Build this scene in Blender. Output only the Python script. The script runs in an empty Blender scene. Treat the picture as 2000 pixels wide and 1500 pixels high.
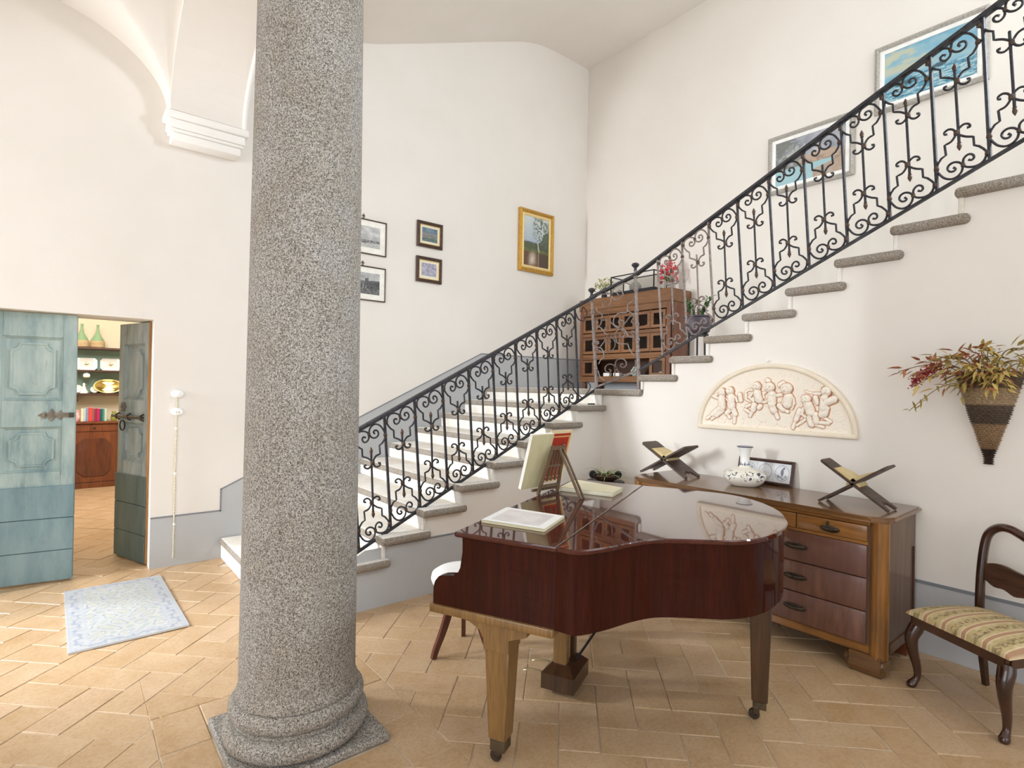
import bpy, bmesh, math, random
import numpy as np
from mathutils import Vector, Matrix
random.seed(7)
SC = bpy.context.scene
COL = SC.collection
PI = math.pi
# ---------------------------------------------------------------- camera, world, lights, exposure
cd = bpy.data.cameras.new('camera'); co = bpy.data.objects.new('camera', cd); COL.objects.link(co)
cd.sensor_width = 36.0; cd.lens = 36.0 * 1069.86 / 2000.0; cd.clip_start = 0.02
cR = Vector((0.7737944, -0.63317742, 0.01812695)); cU = Vector((-0.01791586, 0.00672866, 0.99981686)); cF = Vector((0.63318342, 0.77397744, 0.00613732))
co.matrix_world = Matrix(((cR.x, cU.x, -cF.x, 0), (cR.y, cU.y, -cF.y, 0), (cR.z, cU.z, -cF.z, 1.60), (0, 0, 0, 1)))
SC.camera = co
SC.view_settings.view_transform = 'Standard'; SC.view_settings.look = 'None'
SC.view_settings.exposure = 0.20; SC.view_settings.gamma = 1.0; SC.view_settings.use_curve_mapping = False
SC.cycles.use_denoising = True
SC.cycles.max_bounces = 10; SC.cycles.diffuse_bounces = 6
SC.cycles.sample_clamp_indirect = 6.0
W = bpy.data.worlds.new('world'); SC.world = W; W.use_nodes = True
W.node_tree.nodes['Background'].inputs[0].default_value = (0.80, 0.90, 1.0, 1)
W.node_tree.nodes['Background'].inputs[1].default_value = 1.4

def area(name, loc, target, sx, sy, power, col=(1, 1, 1)):
    d = bpy.data.lights.new(name, 'AREA'); d.shape = 'RECTANGLE'; d.size = sx; d.size_y = sy; d.energy = power; d.color = col
    o = bpy.data.objects.new(name, d); COL.objects.link(o); o.location = loc
    o.rotation_euler = (Vector(target) - Vector(loc)).to_track_quat('-Z', 'Y').to_euler(); return o
area('courtyard_window_light', (-7.5, 10.2, 6.0), (1.2, 2.8, 0.2), 1.0, 1.2, 760, (0.93, 0.965, 1.0))
area('entrance_light', (-5.2, 5.25, 2.7), (2.5, 4.3, 0.7), 0.7, 2.2, 560, (0.93, 0.965, 1.0))
area('landing_window_light', (6.1, -1.6, 5.0), (1.2, 2.4, 2.2), 1.4, 1.6, 280, (0.80, 0.90, 1.0))
area('hall_window_light', (0.9, -2.95, 2.3), (2.0, 3.0, 1.4), 3.2, 2.6, 18, (1.0, 0.99, 0.98))
area('side_fill_light', (-2.95, 0.6, 2.4), (2.5, 2.2, 1.2), 2.6, 2.6, 52, (1.0, 0.99, 0.98))  # added fill from the left, brightens the wall under the upper flight
area('back_room_fill', (0.2, 8.2, 2.85), (0.2, 9.2, 0.5), 1.2, 1.2, 72, (1.0, 0.95, 0.87))  # added overhead fill for the room behind the door

# ---------------------------------------------------------------- helpers
WM = {}
def empty(name, label, cat, loc=(0, 0, 0), rz=0, group=None):
    o = bpy.data.objects.new(name, None); COL.objects.link(o); o.location = loc; o.rotation_euler = (0, 0, rz)
    o.empty_display_size = 0.1
    tag(o, label, cat, group); WM[o.name] = Matrix.Translation(loc) @ Matrix.Rotation(rz, 4, 'Z'); return o
def tag(o, label=None, cat=None, group=None, kind=None):
    if label: o['label'] = label
    if cat: o['category'] = cat
    if group: o['group'] = group
    if kind: o['kind'] = kind
    return o
def crom(P, n=6, closed=False):
    P = [Vector(p) for p in P]; out = []; N = len(P)
    for i in range(N if closed else N - 1):
        if closed: a, b, c, d = P[(i - 1) % N], P[i], P[(i + 1) % N], P[(i + 2) % N]
        else: a, b, c, d = P[max(i - 1, 0)], P[i], P[i + 1], P[min(i + 2, N - 1)]
        for k in range(n):
            t = k / n
            out.append(0.5 * ((2 * b) + (c - a) * t + (2 * a - 5 * b + 4 * c - d) * t * t + (3 * b - a - 3 * c + d) * t ** 3))
    if not closed: out.append(P[-1].copy())
    return out
class MB:
    def __init__(s): s.bm = bmesh.new()
    def poly(s, pts): return s.bm.faces.new([s.bm.verts.new(p) for p in pts])
    def hexa(s, p):   # 8 points bottom 4 ccw, top 4 ccw
        v = [s.bm.verts.new(q) for q in p]
        for f in ((3, 2, 1, 0), (4, 5, 6, 7), (0, 1, 5, 4), (1, 2, 6, 5), (2, 3, 7, 6), (3, 0, 4, 7)): s.bm.faces.new([v[i] for i in f])
        return v
    def box(s, x0, y0, z0, x1, y1, z1, bev=0, seg=2, M=None):
        if x0 > x1: x0, x1 = x1, x0
        if y0 > y1: y0, y1 = y1, y0
        if z0 > z1: z0, z1 = z1, z0
        v = s.hexa([(x0, y0, z0), (x1, y0, z0), (x1, y1, z0), (x0, y1, z0), (x0, y0, z1), (x1, y0, z1), (x1, y1, z1), (x0, y1, z1)])
        if bev:
            es = list({e for q in v for e in q.link_edges})
            r = bmesh.ops.bevel(s.bm, geom=es, offset=bev, segments=seg, affect='EDGES', profile=0.5)
            v = list({q for f in r['faces'] for q in f.verts} | {q for q in v if q.is_valid})
            if M is not None:
                # collect the whole island
                st = list(v); seen = set(v)
                while st:
                    q = st.pop()
                    for e in q.link_edges:
                        w = e.other_vert(q)
                        if w not in seen: seen.add(w); st.append(w)
                v = list(seen)
        if M is not None:
            for q in v: q.co = M @ q.co
        return s
    def prism(s, pts, a, b, axis='z', f=None, bev=0):
        # pts 2D; axis z: (x,y) ; axis x: (y,z) ; axis y: (x,z); f: map(p2, t)->3D
        def m(p, t):
            if f: return f(p, t)
            return {'z': (p[0], p[1], t), 'x': (t, p[0], p[1]), 'y': (p[0], t, p[1])}[axis]
        A = [s.bm.verts.new(m(p, a)) for p in pts]; B = [s.bm.verts.new(m(p, b)) for p in pts]; n = len(pts)
        try: s.bm.faces.new(A[::-1]); s.bm.faces.new(B)
        except ValueError: pass
        for i in range(n): s.bm.faces.new([A[i], A[(i + 1) % n], B[(i + 1) % n], B[i]])
        return s
    def lathe(s, prof, c=(0, 0, 0), n=24, sx=1, sy=1, a0=0, a1=2 * PI, M=None, power=None):
        full = abs(a1 - a0 - 2 * PI) < 1e-6; m = n if full else n + 1; rows = []
        for r, z in prof:
            row = []
            for i in range(m):
                a = a0 + (a1 - a0) * i / n; ca, sa = math.cos(a), math.sin(a)
                k = 1.0
                if power: k = (abs(ca) ** power + abs(sa) ** power) ** (-1.0 / power)
                p = Vector((c[0] + r * k * ca * sx, c[1] + r * k * sa * sy, c[2] + z))
                if M is not None: p = M @ p
                row.append(s.bm.verts.new(p))
            rows.append(row)
        for j in range(len(rows) - 1):
            for i in range(n):
                a, b, c2, d = rows[j][i], rows[j][(i + 1) % m], rows[j + 1][(i + 1) % m], rows[j + 1][i]
                s.bm.faces.new([a, b, c2, d])
        for row, fl in ((rows[0], True), (rows[-1], False)):
            if full and len(row) > 2:
                try: s.bm.faces.new(row[::-1] if fl else row)
                except ValueError: pass
        return s
    def tube(s, P, r, n=6, cap=True, flat=None):
        P = [Vector(p) for p in P]
        if len(P) < 2: return s
        rs = r if isinstance(r, (list, tuple)) else [r] * len(P)
        rows = []; up = None
        for i, p in enumerate(P):
            t = (P[min(i + 1, len(P) - 1)] - P[max(i - 1, 0)])
            if t.length < 1e-9: t = Vector((0, 0, 1))
            t.normalize()
            if up is None:
                up = Vector((0, 0, 1)) if abs(t.z) < 0.9 else Vector((1, 0, 0))
            up = (up - t * up.dot(t))
            if up.length < 1e-6: up = t.orthogonal()
            up.normalize(); sd = t.cross(up)
            row = [s.bm.verts.new(p + (up * math.cos(2 * PI * k / n + PI / n) * (flat or 1) + sd * math.sin(2 * PI * k / n + PI / n)) * rs[i]) for k in range(n)]
            rows.append(row)
        for j in range(len(rows) - 1):
            for k in range(n): s.bm.faces.new([rows[j][k], rows[j][(k + 1) % n], rows[j + 1][(k + 1) % n], rows[j + 1][k]])
        if cap: s.bm.faces.new(rows[0][::-1]); s.bm.faces.new(rows[-1])
        return s
    def ball(s, c, r, n=10, m=6, sx=1, sy=1, sz=1, M=None):
        return s.lathe([(max(r * math.sin(PI * i / m), 1e-4), -r * sz * math.cos(PI * i / m)) for i in range(m + 1)], c, n, sx, sy, M=M)
    def grid(s, nu, nv, f):
        V = [[s.bm.verts.new(f(i / nu, j / nv)) for i in range(nu + 1)] for j in range(nv + 1)]
        for j in range(nv):
            for i in range(nu): s.bm.faces.new([V[j][i], V[j][i + 1], V[j + 1][i + 1], V[j + 1][i]])
        return s
    def build(s, name, mat, parent=None, local=False, smooth=None, recalc=True, normals_out=True):
        me = bpy.data.meshes.new(name)
        if recalc: bmesh.ops.recalc_face_normals(s.bm, faces=s.bm.faces[:])
        if parent is not None and not local:
            inv = WM[parent.name].inverted()
            for v in s.bm.verts: v.co = inv @ v.co
        s.bm.to_mesh(me); s.bm.free()
        return link(name, me, mat, parent, smooth)
def link(name, me, mat, parent=None, smooth=None):
    if mat is not None: me.materials.append(mat)
    if smooth is not None:
        me.polygons.foreach_set('use_smooth', [True] * len(me.polygons))
        if smooth < 180: me.set_sharp_from_angle(angle=math.radians(smooth))
    o = bpy.data.objects.new(name, me); COL.objects.link(o)
    if parent is not None: o.parent = parent; WM[o.name] = WM[parent.name]
    else: WM[o.name] = Matrix.Identity(4)
    return o
def struct(o, label=None): o['kind'] = 'structure'; return o
def copy_tree(o, loc=None, rz=None, parent=None):
    c = o.copy(); COL.objects.link(c); c.parent = parent
    if loc is not None: c.location = loc
    if rz is not None: c.rotation_euler = (0, 0, rz)
    for ch in list(o.children): copy_tree(ch, parent=c)
    return c

# ---------------------------------------------------------------- materials
def lin(c): return tuple(((x / 255.0) / 12.92 if x / 255.0 <= 0.04045 else ((x / 255.0 + 0.055) / 1.055) ** 2.4) for x in c)
def col4(c): return (*lin(c), 1.0)
class NT:
    def __init__(s, name):
        s.m = bpy.data.materials.new(name); s.m.use_nodes = True; s.t = s.m.node_tree; s.b = s.t.nodes['Principled BSDF']
    def n(s, typ, **kw):
        x = s.t.nodes.new(typ)
        for k, v in kw.items():
            if k.startswith('_'): setattr(x, k[1:], v)
            else: x.inputs[k.replace('__', ' ')].default_value = v
        return x
    def l(s, a, ao, b, bi): s.t.links.new(a.outputs[ao], b.inputs[bi])
    def coord(s, scale=(1, 1, 1), kind='Object'):
        t = s.n('ShaderNodeTexCoord'); m = s.n('ShaderNodeMapping'); m.inputs['Scale'].default_value = scale; s.l(t, kind, m, 'Vector'); return m
    def ramp(s, src, out, stops):
        r = s.n('ShaderNodeValToRGB'); e = r.color_ramp.elements
        while len(e) < len(stops): e.new(0.5)
        for el, (p, c) in zip(e, stops): el.position = p; el.color = col4(c)
        s.l(src, out, r, 'Fac'); return r
    def noise(s, m, scale, detail=4, rough=0.55, dist=0):
        x = s.n('ShaderNodeTexNoise', Scale=scale, Detail=detail, Roughness=rough, Distortion=dist); s.l(m, 'Vector', x, 'Vector'); return x
    def bump(s, src, out, strength, dist=0.01):
        b = s.n('ShaderNodeBump', Strength=strength, Distance=dist); s.l(src, out, b, 'Height'); s.l(b, 'Normal', s.b, 'Normal'); return b
    def mix(s, fac, a, b, mode='MIX'):
        x = s.n('ShaderNodeMix', _data_type='RGBA', _blend_type=mode)
        for sock, v in (('Factor', fac), ('A', a), ('B', b)):
            i = {'Factor': 0, 'A': 6, 'B': 7}[sock]
            if isinstance(v, tuple) and len(v) == 2 and hasattr(v[0], 'outputs'): s.t.links.new(v[0].outputs[v[1]], x.inputs[i])
            elif isinstance(v, (int, float)): x.inputs[i].default_value = v
            else: x.inputs[i].default_value = col4(v)
        return x
def plain(name, c, rough=0.5, metal=0, coat=0, c2=None, scale=12, bump=0, spec=None, bscale=None, trans=0, ior=1.45):
    t = NT(name); b = t.b; b.inputs['Roughness'].default_value = rough; b.inputs['Metallic'].default_value = metal
    b.inputs['Coat Weight'].default_value = coat; b.inputs['Coat Roughness'].default_value = 0.03; b.inputs['IOR'].default_value = ior
    b.inputs['Transmission Weight'].default_value = trans
    if spec is not None: b.inputs['Specular IOR Level'].default_value = spec
    m = t.coord(); nz = t.noise(m, scale)
    r = t.ramp(nz, 'Fac', [(0.3, c), (0.7, c2 or tuple(min(255, x * 1.06 + 2) for x in c))]); t.l(r, 'Color', b, 'Base Color')
    if bump:
        n2 = t.noise(m, bscale or scale * 6, 5); t.bump(n2, 'Fac', bump)
    return t.m
def wood(name, c1, c2, axis=2, scale=9, rough=0.4, coat=0, stretch=0.07, c3=None, bump=0.05, blotch=None):
    t = NT(name); b = t.b; b.inputs['Roughness'].default_value = rough; b.inputs['Coat Weight'].default_value = coat; b.inputs['Coat Roughness'].default_value = 0.02
    sc = [1, 1, 1]; sc[axis] = stretch; m = t.coord(tuple(sc)); nz = t.noise(m, scale, 6, 0.6, 0.8)
    st = [(0.28, c1), (0.72, c2)]
    if c3: st = [(0.25, c1), (0.5, c3), (0.75, c2)]
    r = t.ramp(nz, 'Fac', st); n3 = t.noise(m, scale * 7, 3, 0.5)
    fine = t.ramp(n3, 'Fac', [(0.35, (205, 205, 205)), (0.65, (255, 255, 255))])
    x = t.mix(0.8, (r, 'Color'), (fine, 'Color'), 'MULTIPLY'); out = (x, 2)
    if blotch:
        m2 = t.coord(); n4 = t.noise(m2, 2.6, 3); rr = t.ramp(n4, 'Fac', [(0.45, (0, 0, 0)), (0.7, (255, 255, 255))])
        y = t.mix((rr, 'Color'), out, blotch); out = (y, 2)
    t.t.links.new(out[0].outputs[out[1]], b.inputs['Base Color'])
    if bump: t.bump(n3, 'Fac', bump, 0.004)
    return t.m
M = {}
def wallmat(name, c, c2):
    t = NT(name); t.b.inputs['Roughness'].default_value = 0.85; t.b.inputs['Specular IOR Level'].default_value = 0.25
    m = t.coord(); n1 = t.noise(m, 1.3, 4); r = t.ramp(n1, 'Fac', [(0.3, c), (0.7, c2)]); t.l(r, 'Color', t.b, 'Base Color')
    n2 = t.noise(m, 7, 6, 0.6); t.bump(n2, 'Fac', 0.10, 0.02); return t.m
M['wall'] = wallmat('cream_plaster', (231, 226, 219), (236, 231, 225))
M['wallwhite'] = wallmat('white_plaster', (240, 238, 234), (243, 241, 238))
M['dado'] = wallmat('grey_dado_paint', (182, 184, 187), (190, 192, 194))
M['dadoline'] = wallmat('dado_line_paint', (128, 130, 136), (138, 140, 146))
M['backwall'] = wallmat('warm_plaster', (226, 217, 194), (232, 223, 202))
# granite
def granite(name, light, mid, dark, scale=210, bump=0.5):
    t = NT(name); t.b.inputs['Roughness'].default_value = 0.8
    m = t.coord(); v = t.noise(m, scale, 3, 0.75); n2 = t.noise(m, scale * 0.5, 2, 0.5)
    r = t.ramp(v, 'Fac', [(0.36, dark), (0.45, mid), (0.58, light)])
    r2 = t.ramp(n2, 'Fac', [(0.35, (170, 165, 160)), (0.6, (255, 255, 255))])
    x = t.mix(0.7, (r, 'Color'), (r2, 'Color'), 'MULTIPLY')
    n3 = t.noise(m, 3.0, 5, 0.7); st = t.ramp(n3, 'Fac', [(0.4, (225, 214, 196)), (0.62, (255, 255, 255))])
    y = t.mix(0.5, (x, 2), (st, 'Color'), 'MULTIPLY'); t.l(y, 2, t.b, 'Base Color')
    t.bump(v, 'Fac', bump, 0.012); return t.m
M['granite'] = granite('grey_granite', (206, 203, 198), (150, 146, 140), (72, 68, 66))
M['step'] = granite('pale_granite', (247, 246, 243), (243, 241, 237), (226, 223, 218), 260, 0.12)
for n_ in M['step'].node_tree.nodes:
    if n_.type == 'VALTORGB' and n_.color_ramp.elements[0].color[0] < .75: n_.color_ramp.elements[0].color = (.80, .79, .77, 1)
M['stepedge'] = granite('edge_granite', (190, 182, 172), (158, 150, 140), (112, 104, 96), 260, 0.4)  # darker granite tone for the tread edges
# terracotta
def terra(name):
    t = NT(name); t.b.inputs['Roughness'].default_value = 0.38; t.b.inputs['Specular IOR Level'].default_value = 0.5
    oi = t.n('ShaderNodeObjectInfo'); geo = t.coord((1, 1, 1)); off = t.n('ShaderNodeVectorMath', _operation='ADD')
    cb = t.n('ShaderNodeCombineXYZ'); mul = t.n('ShaderNodeMath', _operation='MULTIPLY'); t.l(oi, 'Random', mul, 0); mul.inputs[1].default_value = 37.0
    for k in 'XYZ': t.l(mul, 0, cb, k)
    t.l(geo, 'Vector', off, 0); t.l(cb, 'Vector', off, 1)
    r = t.ramp(oi, 'Random', [(0.0, (194, 161, 122)), (0.35, (200, 170, 134)), (0.7, (186, 152, 110)), (1.0, (203, 174, 144))])
    n1 = t.noise(off, 5, 5, 0.6); st = t.ramp(n1, 'Fac', [(0.3, (184, 150, 108)), (0.7, (212, 187, 156))])
    x = t.mix(0.5, (r, 'Color'), (st, 'Color')); n2 = t.noise(off, 60, 4, 0.7)
    fine = t.ramp(n2, 'Fac', [(0.3, (222, 215, 205)), (0.6, (255, 255, 255))]); y = t.mix(0.7, (x, 2), (fine, 'Color'), 'MULTIPLY')
    t.l(y, 2, t.b, 'Base Color'); n3 = t.noise(off, 9, 4); t.bump(n3, 'Fac', 0.12, 0.015); return t.m
M['tile'] = terra('terracotta_tile')
M['grout'] = plain('pale_grout', (214, 200, 180), 0.9, c2=(170, 146, 118), scale=5)
# woods, metals
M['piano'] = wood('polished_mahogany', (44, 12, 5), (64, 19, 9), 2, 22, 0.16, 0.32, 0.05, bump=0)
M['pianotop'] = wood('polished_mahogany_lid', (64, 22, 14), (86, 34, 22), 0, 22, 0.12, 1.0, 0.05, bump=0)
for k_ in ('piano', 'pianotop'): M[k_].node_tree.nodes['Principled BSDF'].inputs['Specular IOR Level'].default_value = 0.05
M['pianoleg'] = wood('satin_oak_brown', (122, 90, 48), (146, 110, 62), 2, 16, 0.38, 0.35, 0.06)
M['pianodark'] = wood('dark_leg_wood', (54, 34, 18), (84, 54, 28), 2, 16, 0.3, 0.5, 0.06)  # darker brown tone, tail leg, lyre and one lyre post
M['walnut'] = wood('walnut_veneer', (96, 62, 50), (140, 98, 80), 2, 5, 0.33, 0.25, 0.18, c3=(116, 78, 64), blotch=(104, 72, 66))
M['honey'] = wood('honey_walnut', (112, 70, 24), (170, 116, 52), 2, 7, 0.32, 0.35, 0.1)
M['honeyh'] = wood('honey_walnut_across', (118, 74, 30), (176, 122, 62), 1, 7, 0.32, 0.35, 0.1)
M['chesttop'] = wood('walnut_top', (96, 66, 38), (140, 100, 62), 1, 6, 0.26, 0.5, 0.1)
M['chestside'] = wood('brown_side', (92, 66, 46), (120, 90, 66), 2, 6, 0.4, 0.2, 0.1)
M['splatwood'] = wood('carved_splat_wood', (60, 40, 30), (92, 62, 46), 0, 14, 0.4, 0.2, 0.12, bump=0.2)
M['darkwood'] = wood('dark_carved_wood', (64, 50, 43), (98, 78, 68), 0, 18, 0.5, 0, 0.12, bump=0.2)
M['chairwood'] = wood('dark_mahogany_chair', (44, 22, 14), (78, 40, 24), 2, 10, 0.22, 0.7, 0.1)
M['stoolwood'] = wood('red_brown_stool', (72, 30, 20), (104, 48, 32), 2, 10, 0.3, 0.5, 0.1)
M['cabinet'] = wood('warm_teak', (104, 66, 38), (152, 104, 62), 1, 8, 0.45, 0.1, 0.08)
M['cabinetv'] = wood('warm_teak_upright', (96, 56, 36), (138, 86, 56), 2, 8, 0.45, 0.1, 0.08)
M['hutch'] = wood('old_cupboard_wood', (92, 46, 22), (140, 78, 42), 2, 7, 0.35, 0.3, 0.12)
M['shelfwood'] = wood('dark_shelf_wood', (62, 36, 24), (92, 54, 36), 0, 7, 0.5, 0, 0.1)
M['easel'] = wood('easel_wood', (92, 74, 54), (136, 112, 86), 2, 22, 0.55, 0, 0.1)
M['rawwood'] = wood('raw_edge_wood', (176, 120, 66), (214, 164, 104), 2, 9, 0.6, 0, 0.08)
M['iron'] = plain('wrought_iron', (44, 43, 46), 0.55, 0.35, c2=(70, 69, 74), scale=40, bump=0.15)
M['ironlight'] = plain('pale_iron', (112, 100, 96), 0.55, 0.25, c2=(150, 138, 132), scale=40, bump=0.2)  # paler iron tone, landing panel and the bays next to it
M['collar'] = plain('bronzed_collar', (70, 56, 48), 0.5, 0.4, c2=(96, 78, 66), scale=40)
M['bronze'] = plain('dark_bronze', (58, 50, 42), 0.4, 0.6, c2=(92, 82, 70), scale=30, bump=0.1)
M['castor'] = plain('castor_metal', (74, 66, 54), 0.4, 0.7, c2=(110, 98, 78), scale=30)
M['brasspedal'] = plain('worn_brass', (176, 158, 120), 0.3, 0.8, c2=(200, 184, 150), scale=20)
M['blackpaint'] = plain('black_metal', (24, 24, 27), 0.4, 0.2, c2=(40, 40, 46), scale=20)
M['gold'] = plain('gilt_frame', (178, 128, 44), 0.4, 0.5, c2=(220, 176, 84), scale=70, bump=0.5)
M['goldlight'] = plain('pale_gilt', (232, 204, 138), 0.5, 0.2, c2=(240, 218, 164), scale=40)
M['silverframe'] = plain('white_silver_frame', (196, 192, 186), 0.5, 0.1, c2=(158, 152, 142), scale=60, bump=0.5)
M['whiteframe'] = plain('white_slip', (238, 238, 236), 0.6)
M['darkframe'] = plain('dark_brown_frame', (52, 34, 28), 0.35, 0, 0.4, c2=(78, 52, 42), scale=30)
M['matboard'] = plain('mat_board', (236, 234, 226), 0.8)
M['creammat'] = plain('cream_mat', (232, 226, 204), 0.8)
M['whiteceramic'] = plain('white_porcelain', (244, 244, 242), 0.15, 0, 0.5)
M['paper'] = plain('white_paper', (240, 238, 232), 0.8, c2=(228, 226, 220), scale=6)
M['oldpaper'] = plain('cream_paper', (226, 218, 184), 0.8, c2=(214, 206, 170), scale=6)
M['tanpaper'] = plain('tan_old_paper', (206, 176, 116), 0.8, c2=(192, 160, 98), scale=14)
M['agedpaper'] = plain('aged_pages', (224, 206, 160), 0.8, c2=(206, 186, 138), scale=14)
M['redcloth'] = plain('red_cover', (176, 48, 28), 0.5, c2=(186, 56, 34), scale=10)
M['whiteleather'] = plain('white_leather', (240, 240, 240), 0.4, c2=(246, 246, 246), scale=8)
M['leaf'] = plain('green_leaf', (62, 100, 46), 0.5, c2=(104, 138, 66), scale=14)
M['palegreen'] = plain('pale_green_leaf', (132, 160, 96), 0.5, c2=(178, 196, 132), scale=14)
M['darkleaf'] = plain('dark_green_leaf', (38, 62, 44), 0.45, c2=(60, 88, 62), scale=14)
M['glass'] = plain('clear_glass', (250, 252, 250), 0.02, trans=1.0, ior=1.2)
M['greenglass'] = plain('green_glass', (150, 186, 146), 0.1, c2=(166, 200, 160), trans=0.25, ior=1.3)
M['rope'] = plain('braided_cord', (214, 204, 176), 0.9, c2=(232, 224, 200), scale=120, bump=0.5)
M['wicker'] = plain('straw_wicker', (206, 178, 136), 0.8, c2=(226, 202, 164), scale=60, bump=0.4)
def picmat():
    t = NT('printed_picture'); t.b.inputs['Roughness'].default_value = 0.55
    a = t.n('ShaderNodeVertexColor', _layer_name='Col'); t.l(a, 'Color', t.b, 'Base Color'); return t.m
M['pic'] = picmat()
def picmat2(rough, bump):
    t = NT('printed_cloth'); t.b.inputs['Roughness'].default_value = rough
    a = t.n('ShaderNodeVertexColor', _layer_name='Col'); t.l(a, 'Color', t.b, 'Base Color')
    m = t.coord(); n = t.noise(m, 260, 3); t.bump(n, 'Fac', bump, 0.004); return t.m
M['cloth'] = picmat2(0.95, 0.5)
# numpy value noise
def vnoise(U, V, seed=0, octs=4):
    out = np.zeros_like(U); amp = 1.0; tot = 0
    for o in range(octs):
        rng = np.random.RandomState(seed * 31 + o); g = rng.rand(64, 64)
        x = U * 2 ** o; y = V * 2 ** o; xi = np.floor(x).astype(int); yi = np.floor(y).astype(int); fx = x - xi; fy = y - yi
        fx = fx * fx * (3 - 2 * fx); fy = fy * fy * (3 - 2 * fy)
        a = g[yi % 64, xi % 64]; b = g[yi % 64, (xi + 1) % 64]; c = g[(yi + 1) % 64, xi % 64]; d = g[(yi + 1) % 64, (xi + 1) % 64]
        out += amp * ((a * (1 - fx) + b * fx) * (1 - fy) + (c * (1 - fx) + d * fx) * fy); tot += amp; amp *= 0.55
    return out / tot
def lerp(c, a, b):
    c = np.clip(c, 0, 1)[..., None]; return np.array(a, float) * (1 - c) + np.array(b, float) * c
def over(img, mask, c):
    m = np.clip(mask, 0, 1)[..., None]; return img * (1 - m) + np.array(c, float) * m
def sheet(name, pos, nu, nv, fn, parent=None, mat=None, smooth=None):
    """a printed sheet: pos(u,v)->3D (v up), fn(U,V)->sRGB 0..255 ink colours per vertex"""
    u = np.linspace(0, 1, nu + 1); v = np.linspace(0, 1, nv + 1); U, V = np.meshgrid(u, v)
    C = np.clip(fn(U, V) / 255.0, 0, 1); C = np.where(C <= 0.04045, C / 12.92, ((C + 0.055) / 1.055) ** 2.4)
    inv = WM[parent.name].inverted() if parent is not None else Matrix.Identity(4)
    P = [tuple(inv @ Vector(pos(a, b))) for b in v for a in u]
    F = [(j * (nu + 1) + i, j * (nu + 1) + i + 1, (j + 1) * (nu + 1) + i + 1, (j + 1) * (nu + 1) + i) for j in range(nv) for i in range(nu)]
    me = bpy.data.meshes.new(name); me.from_pydata(P, [], F)
    at = me.color_attributes.new('Col', 'FLOAT_COLOR', 'POINT'); arr = np.ones((len(P), 4), np.float32); arr[:, :3] = C.reshape(-1, 3)
    at.data.foreach_set('color', arr.ravel()); me.update()
    return link(name, me, mat or M['pic'], parent, smooth)
def smin_relief(caps, X, Y, p=5):
    acc = np.zeros_like(X)
    for x1, y1, x2, y2, r in caps:
        dx, dy = x2 - x1, y2 - y1; L = dx * dx + dy * dy
        t = np.clip(((X - x1) * dx + (Y - y1) * dy) / L, 0, 1) if L > 1e-9 else 0
        d2 = (X - x1 - t * dx) ** 2 + (Y - y1 - t * dy) ** 2
        acc += np.sqrt(np.clip(r * r - d2, 0, None)) ** p
    return acc ** (1.0 / p)
# ================================================================ SETTING
YA, XB, YW, XW = 3.655, 4.16, 5.53, 5.868
sx = lambda k: 1.12 + 0.331 * k            # nosing of lower step k
sz = lambda k: 0.187 + 0.157 * k
uy = lambda j: 3.195 - 0.332 * (j - 1)     # nosing of upper step j
uz = lambda j: 1.738 + 0.1585 * (j - 1)
ZL = 1.600
# --- walls
def shell(name, boxes, mat='wall'):
    m = MB()
    for b in boxes: m.box(*b)
    return struct(m.build(name, M[mat]))
shell('wall_back', [(-0.7, YW, 0, -0.465, YW + .40, 6.6), (-3.3, YW, 0, -0.7, YW + .40, 0.7), (-3.3, YW, 3.1, -0.7, YW + .40, 6.6), (-3.3, YW, 0.9, -3.05, YW + .40, 3.1), (0.585, YW, 0, 6.2, YW + .40, 6.6), (-0.465, YW, 2.12, 0.585, YW + .40, 6.6)])
shell('wall_right', [(XW, -.8, 0, XW + .12, YW, 6.6), (XW, -3.2, 0, XW + .12, -2.4, 6.6), (XW, -2.4, 0, XW + .12, -.8, 4.1), (XW, -2.4, 5.95, XW + .12, -.8, 6.6)])
shell('wall_left', [(-3.3, -3.2, 0, -3.0, -0.9, 6.6), (-3.3, -0.9, 0, -3.0, 4.45, 0.3), (-3.3, -0.9, 3.9, -3.0, 4.45, 6.6), (-3.3, 2.1, 0.3, -3.0, 4.45, 3.9), (-3.3, 5.45, 0, -3.0, YW, 6.6), (-3.3, 4.45, 0, -3.0, 5.45, .25), (-3.3, 4.45, 3.2, -3.0, 5.45, 6.6)])
shell('wall_front', [(-3.0, -3.3, 0, -0.9, -3.0, 6.6), (-0.9, -3.3, 0, 2.7, -3.0, 0.6), (-0.9, -3.3, 3.8, 2.7, -3.0, 6.6), (2.7, -3.3, 0, 4.2, -3.0, 6.6), (4.2, -3.3, 0, 5.8, -3.0, 6.6), (5.8, -3.3, 0, 6.1, -3.0, 6.6)])
# --- stair cores (the plastered spandrels under the two flights)
pts = [(sx(0) + .02, -0.02)]
for k in range(0, 9):
    pts += [(sx(k) + .035, (sz(k - 1) if k else -0.02) - (.03 if k else 0)), (sx(k) + .035, sz(k) - .035)]
pts += [(sx(9) + .035, sz(8) - .03), (sx(9) + .035, ZL - .035), (XB, ZL - .035), (XB, -0.02)]
m = MB(); m.prism(pts[1:], YA, YW - .002, 'y'); struct(m.build('wall_stair_low', M['wall']))
pts = [(5.528, -0.02), (5.528, ZL - .035), (uy(1) - .035, ZL - .035)]
for j in range(1, 17):
    pts += [(uy(j) - .035, uz(j) - .035), (uy(j + 1) - .035, uz(j) - .035)]
pts += [(pts[-1][0], -0.02)]
m = MB(); m.prism(pts, XB, XW - .002, 'x'); struct(m.build('wall_stair_high', M['wall']))
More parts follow.
